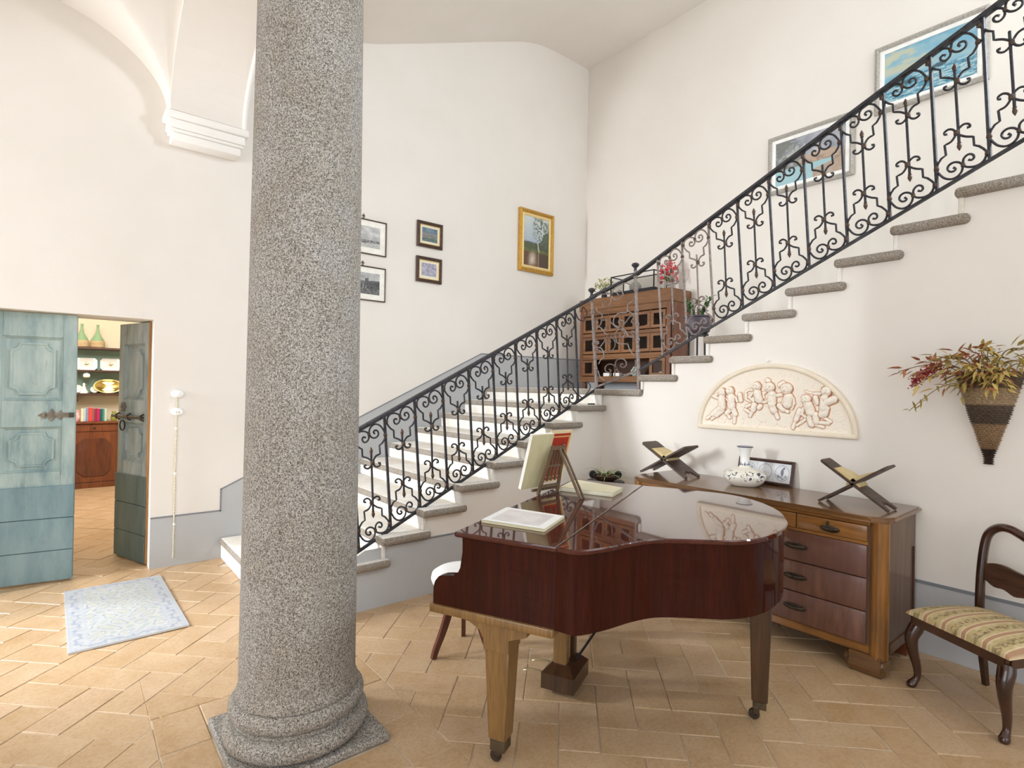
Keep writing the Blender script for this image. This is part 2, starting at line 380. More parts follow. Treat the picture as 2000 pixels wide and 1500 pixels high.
# --- stone staircase: thick slabs with rolled edges, and risers
st = empty('staircase', 'pale stone staircase with thick rolled treads climbing left to right round the corner', 'staircase', (1.12, 4.6, 0))
def slab(x0, y0, x1, y1, zt, th=.062):
    b = MB(); b.box(x0, y0, zt - th, x1, y1, zt, .026, 3); o = b.build('tread', M['stepedge'], st, smooth=60)
    # pale material on upward faces, darker one on the rolled edge
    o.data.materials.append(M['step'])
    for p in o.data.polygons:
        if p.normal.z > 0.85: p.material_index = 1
    return o
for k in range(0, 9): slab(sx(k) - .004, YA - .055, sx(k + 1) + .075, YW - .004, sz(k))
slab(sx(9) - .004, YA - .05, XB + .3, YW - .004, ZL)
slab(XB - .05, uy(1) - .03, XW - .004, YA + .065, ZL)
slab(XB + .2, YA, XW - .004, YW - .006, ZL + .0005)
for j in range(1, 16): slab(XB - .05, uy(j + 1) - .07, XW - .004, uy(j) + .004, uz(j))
for k in range(0, 10):
    z0 = sz(k - 1) if k else 0; z1 = (sz(k) if k < 9 else ZL) - .055
    b = MB(); b.box(sx(k) + .012, YA - .018, z0, sx(k) + .04, YW - .006, z1, .006, 1); b.build('riser', M['step'], st)
for j in range(1, 15):
    z0 = uz(j - 1) if j > 1 else ZL
    b = MB(); b.box(XB - .018, uy(j) - .04, z0, XW - .006, uy(j) - .012, uz(j) - .055, .006, 1); b.build('riser', M['step'], st)
# --- dado bands (painted plaster, a hair proud of the wall, with a darker line on top)
def band(name, pts2, plane, axis, thick, line=True):
    m = MB(); m.prism(pts2, plane, plane + thick, axis); struct(m.build(name, M['dado']))
def lineband(name, pts2, plane, axis, thick, w=.013):
    m = MB()
    for a, b in zip(pts2[:-1], pts2[1:]):
        m.prism([a, b, (b[0], b[1] + w) if abs(b[0] - a[0]) > .001 else (b[0] + w, b[1]), (a[0], a[1] + w) if abs(b[0] - a[0]) > .001 else (a[0] + w, a[1])], plane, plane + thick, axis)
    struct(m.build(name, M['dadoline']))
d1 = [(0.588, 0), (sx(9), 0.0), (4.02, 1.2), (XW - .01, 1.6), (XW - .01, 2.005), (4.02, 2.005), (1.345, .715), (1.125, .68), (1.125, .425), (0.588, .425)]
m = MB(); m.prism([(0.588, 0), (1.125, 0), (1.125, .425), (0.588, .425)], YW - .004, YW, 'y')
m.prism([(1.125, .0), (4.02, 1.3), (4.02, 2.005), (1.125, .62)], YW - .004, YW, 'y'); m.prism([(4.02, 1.3), (XW - .004, 1.5), (XW - .004, 2.005), (4.02, 2.005)], YW - .004, YW, 'y')
struct(m.build('trim_1', M['dado']))
lineband('trim_2', [(0.588, .425), (1.125, .425)], YW - .006, 'y', .006); lineband('trim_3', [(1.125, .62), (4.02, 2.005), (XW, 2.005)], YW - .006, 'y', .006)
lineband('trim_9', [(1.118, .425), (1.118, .632)], YW - .006, 'y', .006, .012)
m = MB(); m.prism([(1.156, 0), (XB, 0), (XB, .425), (1.67, .425), (1.5, .33), (1.49, .17), (1.156, .15)], YA - .004, YA, 'y'); struct(m.build('trim_4', M['dado']))
lineband('trim_5', [(1.85, .425), (XB, .425)], YA - .006, 'y', .006)
m = MB(); m.prism([(-3, 0), (YA, 0), (YA, .425), (-3, .425)], XB - .004, XB, 'x'); struct(m.build('trim_6', M['dado']))
lineband('trim_7', [(-3, .425), (YA, .425)], XB - .006, 'x', .006, .02)
m = MB(); m.box(XW - .004, 3.3, ZL, XW, YW, 2.005); struct(m.build('trim_8', M['dado']))
# --- ceilings
def acurve(x):
    P = [(1.0, 5.08), (1.4, 5.13), (2.344, 5.19), (3.276, 5.59), (4.01, 5.91), (4.6, 6.16), (4.862, 6.255), (5.345, 6.27), (6.2, 6.27)]
    return float(np.interp(x, [p[0] for p in P], [p[1] for p in P]))
xs = np.linspace(1.0, 6.0, 60); ac = np.array([acurve(x) for x in xs]); ks = np.ones(7) / 7; acs = np.convolve(np.pad(ac, 3, mode='edge'), ks, 'valid')
m = MB(); m.grid(59, 20, lambda u, v: (1.0 + 5.0 * u, -3.2 + 8.75 * v, float(np.interp(1.0 + 5.0 * u, xs, acs)))); struct(m.build('ceiling', M['wall'], smooth=180))
ZS = 3.86
def ax_(x):
    u = abs((x + .36) / 1.01); return ZS + .70 * math.sqrt(max(0, 1 - u * u)) if u < 1 else ZS
def ay_(y):
    u = abs((y - 4.105) / 1.225); return ZS + .70 * math.sqrt(max(0, 1 - u * u)) if u < 1 else ZS
def gv(u, v):
    x = -1.38 + 2.06 * (0.5 - 0.5 * math.cos(PI * u)); y = 2.85 + 2.69 * (0.5 - 0.5 * math.cos(PI * v)); return (x, y, max(ax_(x), ay_(y) + .05))
m = MB(); m.grid(60, 60, gv); m.box(-3.2, -3.2, 4.62, 1.25, 2.95, 4.72); m.box(-3.2, 2.9, 4.62, -1.35, 5.5, 4.72); struct(m.build('ceiling_vault', M['wall'], smooth=50))
# transverse arch from the corbel to the column
m = MB(); n = 28
prof = [(4.105 + 1.225 * math.cos(PI * i / n), ZS + .70 * math.sin(PI * i / n)) for i in range(n + 1)]
for (a, b) in zip(prof[:-1], prof[1:]):
    m.hexa([(.645, a[0], a[1]), (1.215, a[0], a[1]), (1.215, b[0], b[1]), (.645, b[0], b[1]), (.645, a[0], 5.2), (1.215, a[0], 5.2), (1.215, b[0], 5.2), (.645, b[0], 5.2)])
m.box(.645, 5.32, ZS, 1.215, YW, 5.2); bmesh.ops.remove_doubles(m.bm, verts=m.bm.verts[:], dist=1e-4)
struct(m.build('arch_rib', M['wall'], smooth=40))
m = MB(); m.tube([(1.21, p[0], p[1] - .004) for p in prof], .022, 8); struct(m.build('trim_10', M['wallwhite'], smooth=60))
m = MB()
for z0, z1, e in ((3.63, 3.70, .0), (3.70, 3.725, .02), (3.725, 3.80, .03), (3.80, 3.86, .055)):
    m.box(.665 - e, 5.37 - e, z0, 1.195 + e, YW, z1, .012, 2)
struct(m.build('corbel', M['wallwhite'], smooth=40))
# --- granite column
colm = empty('granite_column', 'tall speckled grey granite column on a moulded round base', 'column', (.857, 2.555, 0))
m = MB(); m.box(.547, 2.245, 0, 1.167, 2.865, .035, .008, 1); m.build('plinth', M['granite'], colm)
cc = (.857, 2.555, 0)
def torus(rc, zc, rr, n=9): return [(rc + rr * math.cos(a), zc + rr * math.sin(a)) for a in [(-PI / 2 + PI * i / (n - 1)) for i in range(n)]]
prof = [(.20, .03)] + torus(.262, .083, .048) + [(.268, .132), (.262, .142)] + torus(.250, .185, .040) + [(.262, .228), (.262, .245), (.255, .262), (.249, .29)]
m = MB(); m.lathe(prof, cc, 72); m.build('base', M['granite'], colm, smooth=50)
m = MB(); m.lathe([(.250 - .026 * (i / 14) ** 1.3, .285 + i * .255) for i in range(15)], cc, 72); m.build('shaft', M['granite'], colm, smooth=60)
m = MB(); m.lathe([(.224, 3.84), (.24, 3.855), (.24, 3.875)], cc, 48); m.box(.56, 2.26, 3.86, 1.15, 2.85, 4.6); m.build('capital', M['granite'], colm, smooth=50)
# --- floor: terracotta tiles laid in herringbone, a border round the column
m = MB(); m.box(-3.2, -3.2, -.06, 6.2, 11.2, -.004); floor = struct(m.build('floor', M['grout']))
uu = Vector((.70711, -.70711)); vv = Vector((.70711, .70711)); TW = .1865; org = Vector((2.118, 1.602)); g = .0026
def tile_poly(i, j, hor):
    a, b = (2, 1) if hor else (1, 2)
    q = [(i * TW + g, j * TW + g), ((i + a) * TW - g, j * TW + g), ((i + a) * TW - g, (j + b) * TW - g), (i * TW + g, (j + b) * TW - g)]
    return [org + uu * p[0] + vv * p[1] for p in q]
def clip(poly, ax, val, keep_less):
    out = []; n = len(poly)
    for i in range(n):
        a, b = poly[i], poly[(i + 1) % n]; da = (a[ax] - val) * (1 if keep_less else -1); db = (b[ax] - val) * (1 if keep_less else -1)
        if da <= 0: out.append(a)
        if da * db < 0: out.append(a + (b - a) * (da / (da - db)))
    return out
bx0, bx1, by0, by1 = .345, 1.370, 2.042, 3.068
polys = []
def stair_block(c): return (c.x > sx(0) + .03 and c.y > YA + .0) or c.x > XB + .02 or (c.y > YW + .02 and not (-.465 < c.x < .585) and c.y < 5.95)
for i in range(-60, 60):
    for j in range(-60, 75):
        k = (i - j) % 4
        if k not in (0, 3): continue
        P = tile_poly(i, j, k == 0); c = sum(P, Vector((0, 0))) / 4
        if c.x < -3.1 or c.x > 4.4 or c.y < -1.0 or c.y > 10.6: continue
        if c.y > 6.0 and (c.x < -1.6 or c.x > 1.6): continue
        if stair_block(c) and all(stair_block(p) for p in P): continue
        pieces = [P]
        if c.x > bx0 - .4 and c.x < bx1 + .4 and c.y > by0 - .4 and c.y < by1 + .4:
            pieces = []
            for q in (clip(P, 0, bx0 - g, True), clip(P, 0, bx1 + g, False)):
                if len(q) > 2: pieces.append(q)
            mid = clip(clip(P, 0, bx0 - g, False), 0, bx1 + g, True) if True else []
            if len(mid) > 2:
                for q in (clip(mid, 1, by0 - g, True), clip(mid, 1, by1 + g, False)):
                    if len(q) > 2: pieces.append(q)
        for q in pieces:
            if max(p.x for p in q) > XB - .004: q = clip(q, 0, XB - .004, True)
            if len(q) > 2 and c.y > YA - .3 and max(p.x for p in q) > sx(0) + .04 and min(p.x for p in q) > sx(0) - .35 and c.y < YW:
                q = clip(q, 1, YA - .002, True) if c.x > sx(0) + .05 else clip(q, 0, sx(0) + .035, True)
            if len(q) > 2:
                A = abs(sum(q[t].x * q[(t + 1) % len(q)].y - q[(t + 1) % len(q)].x * q[t].y for t in range(len(q)))) / 2
                if A > .0006: polys.append((q, k == 0, len(q) == 4 and abs(A - (2 * TW - 2 * g) * (TW - 2 * g)) < 1e-4))
def ring(x0, y0, x1, y1): polys.append(([Vector((x0 + g, y0 + g)), Vector((x1 - g, y0 + g)), Vector((x1 - g, y1 - g)), Vector((x0 + g, y1 - g))], True, False))
for ya, yb in ((by0, 2.375), (2.375, 2.745), (2.745, by1)): ring(bx0, ya, .545, yb); ring(1.169, ya, bx1, yb)
for xa, xb in ((.545, .857), (.857, 1.169)): ring(xa, by0, xb, 2.243); ring(xa, 2.867, xb, by1)
def seen(c):
    d = Vector((c.x, c.y, -1.6)); z = d.dot(cF)
    if z < .3: return None
    px_ = 1000 + 1069.86 * d.dot(cR) / z; py_ = 750 - 1069.86 * d.dot(cU) / z
    return z if -150 < px_ < 2150 and py_ < 1650 else None
vis = []
for q, h, full in polys:
    c = sum(q, Vector((0, 0))) / len(q); z = seen(c); vis.append((z if z else 999, q, h, full, c))
vis.sort(key=lambda t: t[0])
def tile_mesh(name, P, c, t=.018):
    m = MB(); top = [(p.x - c.x, p.y - c.y) for p in P]; n = len(P); ins = [(x * (1 - .004 / max(.03, math.hypot(x, y))), y * (1 - .004 / max(.03, math.hypot(x, y)))) for x, y in top]
    A = [m.bm.verts.new((x, y, -t)) for x, y in top]; B = [m.bm.verts.new((x, y, -.003)) for x, y in top]; Cc = [m.bm.verts.new((x, y, 0)) for x, y in ins]
    for i in range(n):
        j = (i + 1) % n; m.bm.faces.new([A[i], A[j], B[j], B[i]]); m.bm.faces.new([B[i], B[j], Cc[j], Cc[i]])
    m.bm.faces.new(Cc); bmesh.ops.recalc_face_normals(m.bm, faces=m.bm.faces[:])
    me = bpy.data.meshes.new(name); m.bm.to_mesh(me); m.bm.free(); me.materials.append(M['tile']); return me
shared = {}
rest = MB(); rest_n = 0
for idx, (z, q, h, full, c) in enumerate(vis):
    zz = random.uniform(-.0022, .0012); tx, ty = random.uniform(-.006, .006), random.uniform(-.006, .006)
    if idx < 300:
        if full:
            if h not in shared: shared[h] = tile_mesh('tile', q, c)
            me = shared[h]
        else: me = tile_mesh('tile', q, c)
        o = bpy.data.objects.new('tile', me); COL.objects.link(o); o.parent = floor; o.location = (c.x, c.y, zz); o.rotation_euler = (tx, ty, 0)
    else:
        t = .018; A = [rest.bm.verts.new((p.x, p.y, -t)) for p in q]; B = [rest.bm.verts.new((p.x, p.y, zz)) for p in q]; n = len(q)
        for i in range(n): rest.bm.faces.new([A[i], A[(i + 1) % n], B[(i + 1) % n], B[i]])
        rest.bm.faces.new(B)
o = rest.build('far_tiles', M['tile'], floor); o['kind'] = 'stuff'
# --- the room behind the door
shell('wall_beyond', [(-0.8, 10.62, 0, 2.2, 10.8, 3.2)], 'backwall')
shell('wall_beyond_left', [(-1.0, 5.93, 0, -0.8, 10.8, 3.2)], 'backwall'); shell('wall_beyond_right', [(2.2, 5.93, 0, 2.4, 10.8, 3.2)], 'backwall')
shell('ceiling_beyond', [(-1.0, 5.93, 3.1, 2.4, 10.8, 3.2)], 'wallwhite')
CHERUBS=[(2.358,1.590,2.358,1.590,0.031),(2.361,1.541,2.356,1.474,0.029),(2.390,1.540,2.439,1.558,0.011),(2.439,1.558,2.390,1.578,0.010),(2.380,1.458,2.437,1.410,0.021),(2.437,1.410,2.490,1.373,0.012),(2.356,1.444,2.404,1.404,0.019),(2.404,1.404,2.448,1.372,0.012),(2.291,1.602,2.291,1.602,0.031),(2.278,1.551,2.277,1.484,0.029),(2.317,1.535,2.285,1.503,0.011),(2.247,1.551,2.231,1.523,0.011),(2.261,1.456,2.245,1.420,0.019),(2.249,1.420,2.252,1.353,0.012),(2.292,1.447,2.316,1.424,0.018),(2.316,1.424,2.291,1.388,0.011),(2.209,1.574,2.201,1.531,0.017),(2.073,1.641,2.073,1.641,0.031),(2.068,1.592,2.053,1.542,0.028),(2.105,1.591,2.134,1.554,0.011),(2.134,1.554,2.097,1.527,0.010),(2.089,1.499,2.099,1.463,0.021),(2.099,1.463,2.124,1.411,0.012),(2.045,1.490,2.052,1.479,0.018),(2.164,1.597,2.135,1.615,0.009),(2.135,1.615,2.098,1.612,0.008),(2.164,1.597,2.156,1.539,0.010),(2.156,1.539,2.126,1.526,0.008),(2.104,1.548,2.060,1.521,0.010),(2.060,1.521,2.003,1.523,0.010),(2.003,1.523,1.968,1.552,0.010),(2.025,1.592,2.018,1.557,0.008),(2.155,1.482,2.125,1.497,0.011),(2.162,1.460,2.132,1.440,0.011),(1.973,1.635,1.973,1.635,0.035),(1.991,1.687,1.984,1.684,0.017),(1.955,1.580,1.954,1.517,0.029),(1.934,1.573,1.886,1.581,0.012),(1.997,1.614,2.011,1.593,0.010),(1.954,1.503,1.939,1.462,0.024),(1.936,1.463,1.911,1.409,0.014),(1.899,1.499,1.871,1.472,0.019),(1.871,1.472,1.838,1.457,0.012),(1.847,1.626,1.847,1.626,0.038),(1.832,1.562,1.838,1.514,0.031),(1.803,1.556,1.796,1.516,0.012),(1.796,1.516,1.811,1.482,0.010),(1.894,1.653,1.874,1.664,0.019),(1.866,1.548,1.878,1.506,0.010),(1.709,1.552,1.709,1.552,0.031),(1.696,1.513,1.677,1.461,0.029),(1.727,1.485,1.740,1.445,0.012),(1.740,1.445,1.714,1.426,0.010),(1.682,1.421,1.669,1.376,0.021),(1.645,1.443,1.639,1.397,0.022),(1.639,1.391,1.560,1.389,0.012),(1.651,1.374,1.595,1.361,0.011),(1.753,1.471,1.778,1.402,0.017),(1.778,1.402,1.800,1.341,0.012),(1.714,1.406,1.771,1.363,0.010),(1.634,1.528,1.647,1.567,0.015),(1.575,1.611,1.575,1.611,0.031),(1.586,1.562,1.591,1.504,0.026),(1.611,1.594,1.654,1.593,0.010),(1.654,1.593,1.716,1.608,0.006),(1.527,1.557,1.562,1.540,0.024),(1.597,1.484,1.603,1.445,0.021),(1.576,1.491,1.585,1.452,0.021),(1.596,1.432,1.548,1.400,0.011),]
CLOUDS=[(2.023,1.431,0.062),(2.192,1.430,0.042),(2.094,1.370,0.048),(2.363,1.384,0.042),(1.870,1.397,0.055),(1.707,1.367,0.048),(1.496,1.438,0.038),(2.221,1.363,0.042),(1.959,1.378,0.042),(2.283,1.388,0.035),]
PEDIMENT=[(-0.344,2.230,-0.308,2.249,0.0051),(-0.308,2.249,-0.263,2.255,0.0101),(-0.290,2.261,-0.277,2.259,0.0081),(-0.251,2.235,-0.240,2.261,0.0101),(-0.240,2.261,-0.203,2.274,0.0111),(-0.203,2.274,-0.171,2.267,0.0111),(-0.171,2.267,-0.137,2.252,0.0111),(-0.240,2.233,-0.219,2.233,0.0051),(-0.189,2.236,-0.191,2.224,0.0051),(-0.137,2.246,-0.080,2.253,0.0182),(-0.080,2.253,-0.031,2.236,0.0253),(-0.176,2.316,-0.128,2.296,0.0071),(-0.128,2.296,-0.075,2.279,0.0172),(-0.075,2.279,-0.051,2.263,0.0242),(-0.007,2.249,-0.006,2.243,0.0227),(-0.032,2.309,0.007,2.314,0.0121),(0.012,2.323,0.118,2.330,0.0091),(0.025,2.307,0.048,2.236,0.0071),(0.040,2.309,0.056,2.237,0.0071),(0.055,2.311,0.061,2.238,0.0071),(0.070,2.313,0.068,2.239,0.0071),(0.085,2.315,0.076,2.239,0.0071),(0.100,2.314,0.081,2.240,0.0071),(0.064,2.225,0.064,2.206,0.0121),(0.014,2.216,0.064,2.212,0.0091),(0.069,2.210,0.125,2.209,0.0091),(-0.003,2.300,0.018,2.271,0.0152),(0.128,2.311,0.118,2.277,0.0152),(0.031,2.378,0.031,2.378,0.0152),(0.061,2.386,0.061,2.386,0.0152),(0.089,2.378,0.089,2.378,0.0162),(0.122,2.381,0.122,2.381,0.0152),(0.046,2.355,0.046,2.355,0.0131),(0.074,2.355,0.074,2.355,0.0131),(0.102,2.356,0.102,2.356,0.0141),(0.006,2.353,0.006,2.353,0.0162),(-0.023,2.361,-0.023,2.361,0.0141),(0.140,2.361,0.140,2.361,0.0152),(0.020,2.399,0.020,2.399,0.0111),(0.055,2.411,0.055,2.411,0.0111),(0.096,2.407,0.096,2.407,0.0111),(0.006,2.391,-0.012,2.404,0.0045),(0.030,2.407,0.029,2.423,0.0051),(0.075,2.414,0.080,2.432,0.0051),(0.111,2.399,0.126,2.414,0.0051),(0.137,2.390,0.165,2.394,0.0051),(-0.053,2.364,-0.082,2.347,0.0131),(-0.072,2.336,-0.071,2.323,0.0232),(-0.053,2.351,-0.043,2.371,0.0101),(0.164,2.312,0.164,2.312,0.0212),(0.184,2.351,0.184,2.367,0.0051),(0.200,2.339,0.222,2.316,0.0232),(0.221,2.342,0.240,2.339,0.0045),(0.191,2.299,0.206,2.288,0.0152),(0.137,2.234,0.150,2.264,0.0121),(0.150,2.264,0.186,2.282,0.0111),(0.155,2.242,0.161,2.217,0.0152),(0.197,2.241,0.234,2.225,0.0222),(0.234,2.225,0.287,2.224,0.0172),(0.228,2.261,0.270,2.272,0.0141),(0.270,2.272,0.313,2.281,0.0061),(0.298,2.236,0.336,2.236,0.0091),(0.336,2.236,0.369,2.220,0.0091),(0.369,2.220,0.372,2.190,0.0081),(0.320,2.208,0.347,2.198,0.0051),(0.391,2.209,0.419,2.212,0.0091),(0.419,2.198,0.470,2.176,0.0071),]
PANEL=[[(3.809,2.438),(3.789,2.394),(3.729,2.360),(3.727,2.305),(3.749,2.251),(3.795,2.233)],[(3.813,2.207),(3.776,2.232),(3.730,2.215),(3.674,2.156),(3.620,2.132),(3.567,2.095),(3.523,2.059),(3.471,2.043),(3.396,2.039),(3.378,2.005),(3.345,1.958),(3.303,1.917)],[(3.723,2.297),(3.650,2.291),(3.588,2.252),(3.543,2.215),(3.483,2.204),(3.442,2.241),(3.451,2.268),(3.493,2.278),(3.510,2.259),(3.488,2.244)],[(3.483,2.204),(3.425,2.246),(3.368,2.301),(3.311,2.315)],[(3.483,2.197),(3.534,2.167),(3.550,2.128),(3.523,2.072)],[(3.483,2.197),(3.431,2.153),(3.431,2.127),(3.464,2.106),(3.494,2.127),(3.473,2.143)],[(3.458,2.195),(3.415,2.159),(3.381,2.111),(3.307,2.100)],[(3.483,2.204),(3.561,2.237),(3.575,2.278),(3.554,2.324),(3.495,2.349),(3.411,2.347),(3.403,2.377)],[(3.620,2.132),(3.673,2.101),(3.663,2.066),(3.627,2.050),(3.606,2.076),(3.637,2.092)],[(3.576,2.102),(3.549,2.060),(3.556,2.013),(3.599,1.981),(3.679,1.970),(3.743,1.987),(3.799,2.017)],[(3.766,1.786),(3.737,1.723),(3.673,1.685),(3.610,1.675),(3.558,1.709),(3.546,1.749),(3.548,1.817),(3.579,1.845),(3.632,1.846),(3.671,1.819),(3.666,1.781),(3.621,1.764),(3.595,1.784),(3.622,1.798)],[(3.543,1.810),(3.536,1.871),(3.494,1.896),(3.443,1.895),(3.409,1.867),(3.408,1.834),(3.441,1.812),(3.475,1.829),(3.467,1.849),(3.442,1.842)],[(3.535,1.810),(3.499,1.769),(3.440,1.745),(3.373,1.755),(3.317,1.787),(3.293,1.839),(3.298,1.884)],[(3.799,2.024),(3.734,2.014),(3.697,1.971),(3.696,1.916),(3.732,1.896),(3.758,1.855)],[(3.693,2.185),(3.676,2.218),(3.640,2.229),(3.622,2.207),(3.648,2.195)],[(3.304,2.139),(3.341,2.161),(3.336,2.128),(3.315,2.120)],[(3.307,2.276),(3.335,2.272),(3.351,2.250),(3.318,2.231)],[(3.796,2.268),(3.805,2.290),(3.777,2.284),(3.782,2.267)],[(3.791,2.058),(3.800,2.080),(3.768,2.082),(3.763,2.064),(3.782,2.061)],[(3.744,2.028),(3.699,2.068),(3.673,2.108)],[(3.843,2.510),(3.781,2.563),(3.672,2.556),(3.604,2.542),(3.610,2.484),(3.639,2.429),(3.700,2.430),(3.720,2.473),(3.671,2.479)],[(3.612,2.542),(3.566,2.491),(3.493,2.494),(3.458,2.535),(3.494,2.568),(3.538,2.557),(3.508,2.524)],[(3.604,2.547),(3.576,2.596),(3.496,2.631),(3.410,2.631),(3.339,2.577),(3.303,2.517)],[(3.303,2.517),(3.336,2.454),(3.391,2.426),(3.404,2.371),(3.348,2.332),(3.299,2.317)],[(3.735,2.616),(3.673,2.573),(3.604,2.547)],]
UNIT={'lobe':[(0.013,0.027),(0.051,0.012),(0.090,-0.009),(0.167,-0.027),(0.282,-0.035),(0.410,-0.029),(0.482,-0.012),(0.551,0.009),(0.654,0.016),(0.751,0.004),(0.785,-0.018),(0.744,-0.037),(0.667,-0.038),(0.628,-0.025),(0.667,-0.015)],'lobe2':[(1.000,-0.012),(0.962,-0.035),(0.885,-0.065),(0.795,-0.081),(0.705,-0.085),(0.603,-0.075),(0.518,-0.050),(0.482,-0.012),(0.467,0.021),(0.410,0.040),(0.346,0.046),(0.282,0.037),(0.269,0.018),(0.321,0.007),(0.372,0.013)],'br':[(0.013,0.032),(0.077,0.059),(0.154,0.081),(0.244,0.094),(0.244,0.147),(0.385,0.159),(0.487,0.176),(0.551,0.193),(0.603,0.218),(0.692,0.228),(0.777,0.217),(0.782,0.201),(0.731,0.201)],'br2':[(1.000,-0.003),(0.962,0.027),(0.885,0.056),(0.790,0.071),(0.800,0.135),(0.679,0.146),(0.603,0.168),(0.551,0.194),(0.487,0.221),(0.397,0.237),(0.308,0.231),(0.287,0.213),(0.346,0.211)],}

# ================================================================ WROUGHT IRON RAILING
rail = empty('stair_railing', 'black wrought iron stair railing of scrolls and bars with two round finials', 'railing', (XB, 3.75, 0))
YR, XR = 3.72, 4.21
low = lambda u, z, d=0: (u, YR + d, z)           # u = X
high = lambda u, z, d=0: (XR + d, u, z)          # u = Y
def ring_collar(b, p, r=.012, h=.012): b.lathe([(r * .8, -h), (r, -h * .6), (r, h * .6), (r * .8, h)], p, 8)
BUD = [(.002, -.032), (.007, -.03), (.006, -.02), (.012, -.016), (.0085, -.011), (.013, 0), (.0125, .010), (.007, .022), (.002, .032)]
def unit(f, uL, uR, zLt, zRt, zLb, zRb, lean, mt, flip=False, bud=True, pre=''):
    """one bay: bars at uL,uR (bottom u), rail undersides zLt,zRt at the top, bottom rail tops zLb,zRb"""
    sl = .508 * .2555
    def P(u, v, top):
        if top: uu_ = uL + u * (uR - uL); z = zLt - v + (zRt - zLt - sl) * u
        else: uu_ = uR - u * (uR - uL); z = zRb + v - (zRb - zLb - sl) * u
        zm = (zLb + zRb) / 2; return f(uu_ - lean * (z - zm) * (1 if uR > uL else -1), z)
    for top in (True, False):
        b = MB()
        for n_, L in UNIT.items():
            if n_.startswith('lobe'): pts_ = crom([P(u, v, top) for u, v in L], 3)
            else: pts_ = [P(u, v, top) for u, v in L[:5]] + crom([P(u, v, top) for u, v in L[4:]], 3)[1:] if n_ == 'br' else [P(u, v, top) for u, v in L[:5]] + crom([P(u, v, top) for u, v in L[4:]], 3)[1:]
            nn_ = len(pts_); b.tube(pts_, [.0070] * (nn_ - 3) + [.0066, .0068, .0095], 5)
        o = b.build('scroll', mt, rail, smooth=60)
        for (cu, cv_, cr, ch) in ((.551, .195, .0155, .015), (.482, -.012, .012, .011), (.013, .028, .015, .012), (1.0, -.004, .015, .012)):
            c = MB(); ring_collar(c, P(cu, cv_, top), cr, ch); c.build('collar', M['collar'], o, smooth=50)
    a = Vector(P(.52, .125, True)); e = Vector(P(.52, .125, False)); b = MB(); b.tube([a, e], .0080, 6); o = b.build('hanging_bar', mt, rail, smooth=60)
    d = (a - e).normalized(); q = d.to_track_quat('Z', 'Y').to_matrix().to_4x4()
    if bud: b = MB(); b.lathe(BUD, (0, 0, 0), 9, M=Matrix.Translation(a + d * .012) @ q); b.build('bud', M['collar'], o, smooth=50)
    b = MB(); b.lathe(BUD, (0, 0, 0), 9, M=Matrix.Translation(e - d * .012) @ (-d).to_track_quat('Z', 'Y').to_matrix().to_4x4()); b.build('bud', M['collar'], o, smooth=50)
def bar(f, ub, zb, ut, zt, mt, r=.0108):
    b = MB(); b.tube([f(ub, zb - .02), f(ub + (ut - ub) * .5, (zb + zt) / 2), f(ut, zt + .01)], r, 6); o = b.build('baluster', mt, rail, smooth=60)
def rails(f, A, B, name, mt, w, h):
    b = MB(); a, c = Vector(f(*A)), Vector(f(*B)); sdir = Vector(f(A[0], A[1], 1)) - a; t = (c - a).normalized(); up = t.cross(sdir).normalized()
    if up.z < 0: up = -up
    q = []
    for p in (a, c):
        for e1, e2 in ((-1, 0), (1, 0), (1, .75), (.55, 1), (-.55, 1), (-1, .75)): q.append(p + sdir * (w * e1 / 2) + up * (h * e2))
    v = [b.bm.verts.new(p) for p in q]
    for i in range(6): b.bm.faces.new([v[i], v[(i + 1) % 6], v[6 + (i + 1) % 6], v[6 + i]])
    b.bm.faces.new(v[:6][::-1]); b.bm.faces.new(v[6:]); return b.build(name, mt, rail, smooth=40)
# lower flight
zb_l = lambda x: .425 + .4795 * (x - 1.656); zt_l = lambda x: 1.235 + .508 * (x - 1.592)
xbars = [1.656 + .2472 * i for i in range(-2, 10)]
LEAN = .08
for i, x in enumerate(xbars):
    bar(low, x, zb_l(x), x - .07, zt_l(x - .07), M['iron'])
for x0, x1 in zip(xbars[:-1], xbars[1:]): unit(low, x0, x1, zt_l(x0 - .07), zt_l(x1 - .07), zb_l(x0), zb_l(x1), LEAN, M['iron'], bud=(int(x0 * 40) % 2 == 0))
x0 = xbars[-1]; 
b = MB(); b.tube(crom([low(x0, zb_l(x0) + .05), low(x0 + .06, zb_l(x0) + .02), low(x0 + .13, zb_l(x0) + .07), low(x0 + .17, zb_l(x0) + .13), low(x0 + .13, zb_l(x0) + .17), low(x0 + .09, zb_l(x0) + .13), low(x0 + .12, zb_l(x0) + .11)], 5), .006, 5); b.build('scroll', M['iron'], rail, smooth=60)
b = MB(); b.tube(crom([low(x0 - .06, zt_l(x0) - .06), low(x0 - .02, zt_l(x0) - .12), low(x0 + .06, zt_l(x0) - .13), low(x0 + .1, zt_l(x0) - .05), low(x0 + .05, zt_l(x0) - .0), low(x0 + .02, zt_l(x0) - .05)], 5), .006, 5); b.build('scroll', M['iron'], rail, smooth=60)
rails(low, (1.10, zt_l(1.10) + .008), (4.10, zt_l(4.10) + .008), 'handrail', M['iron'], .052, .026)
rails(low, (1.10, zb_l(1.10) - .026), (4.17, zb_l(4.17) - .026), 'bottom_rail', M['iron'], .022, .020)
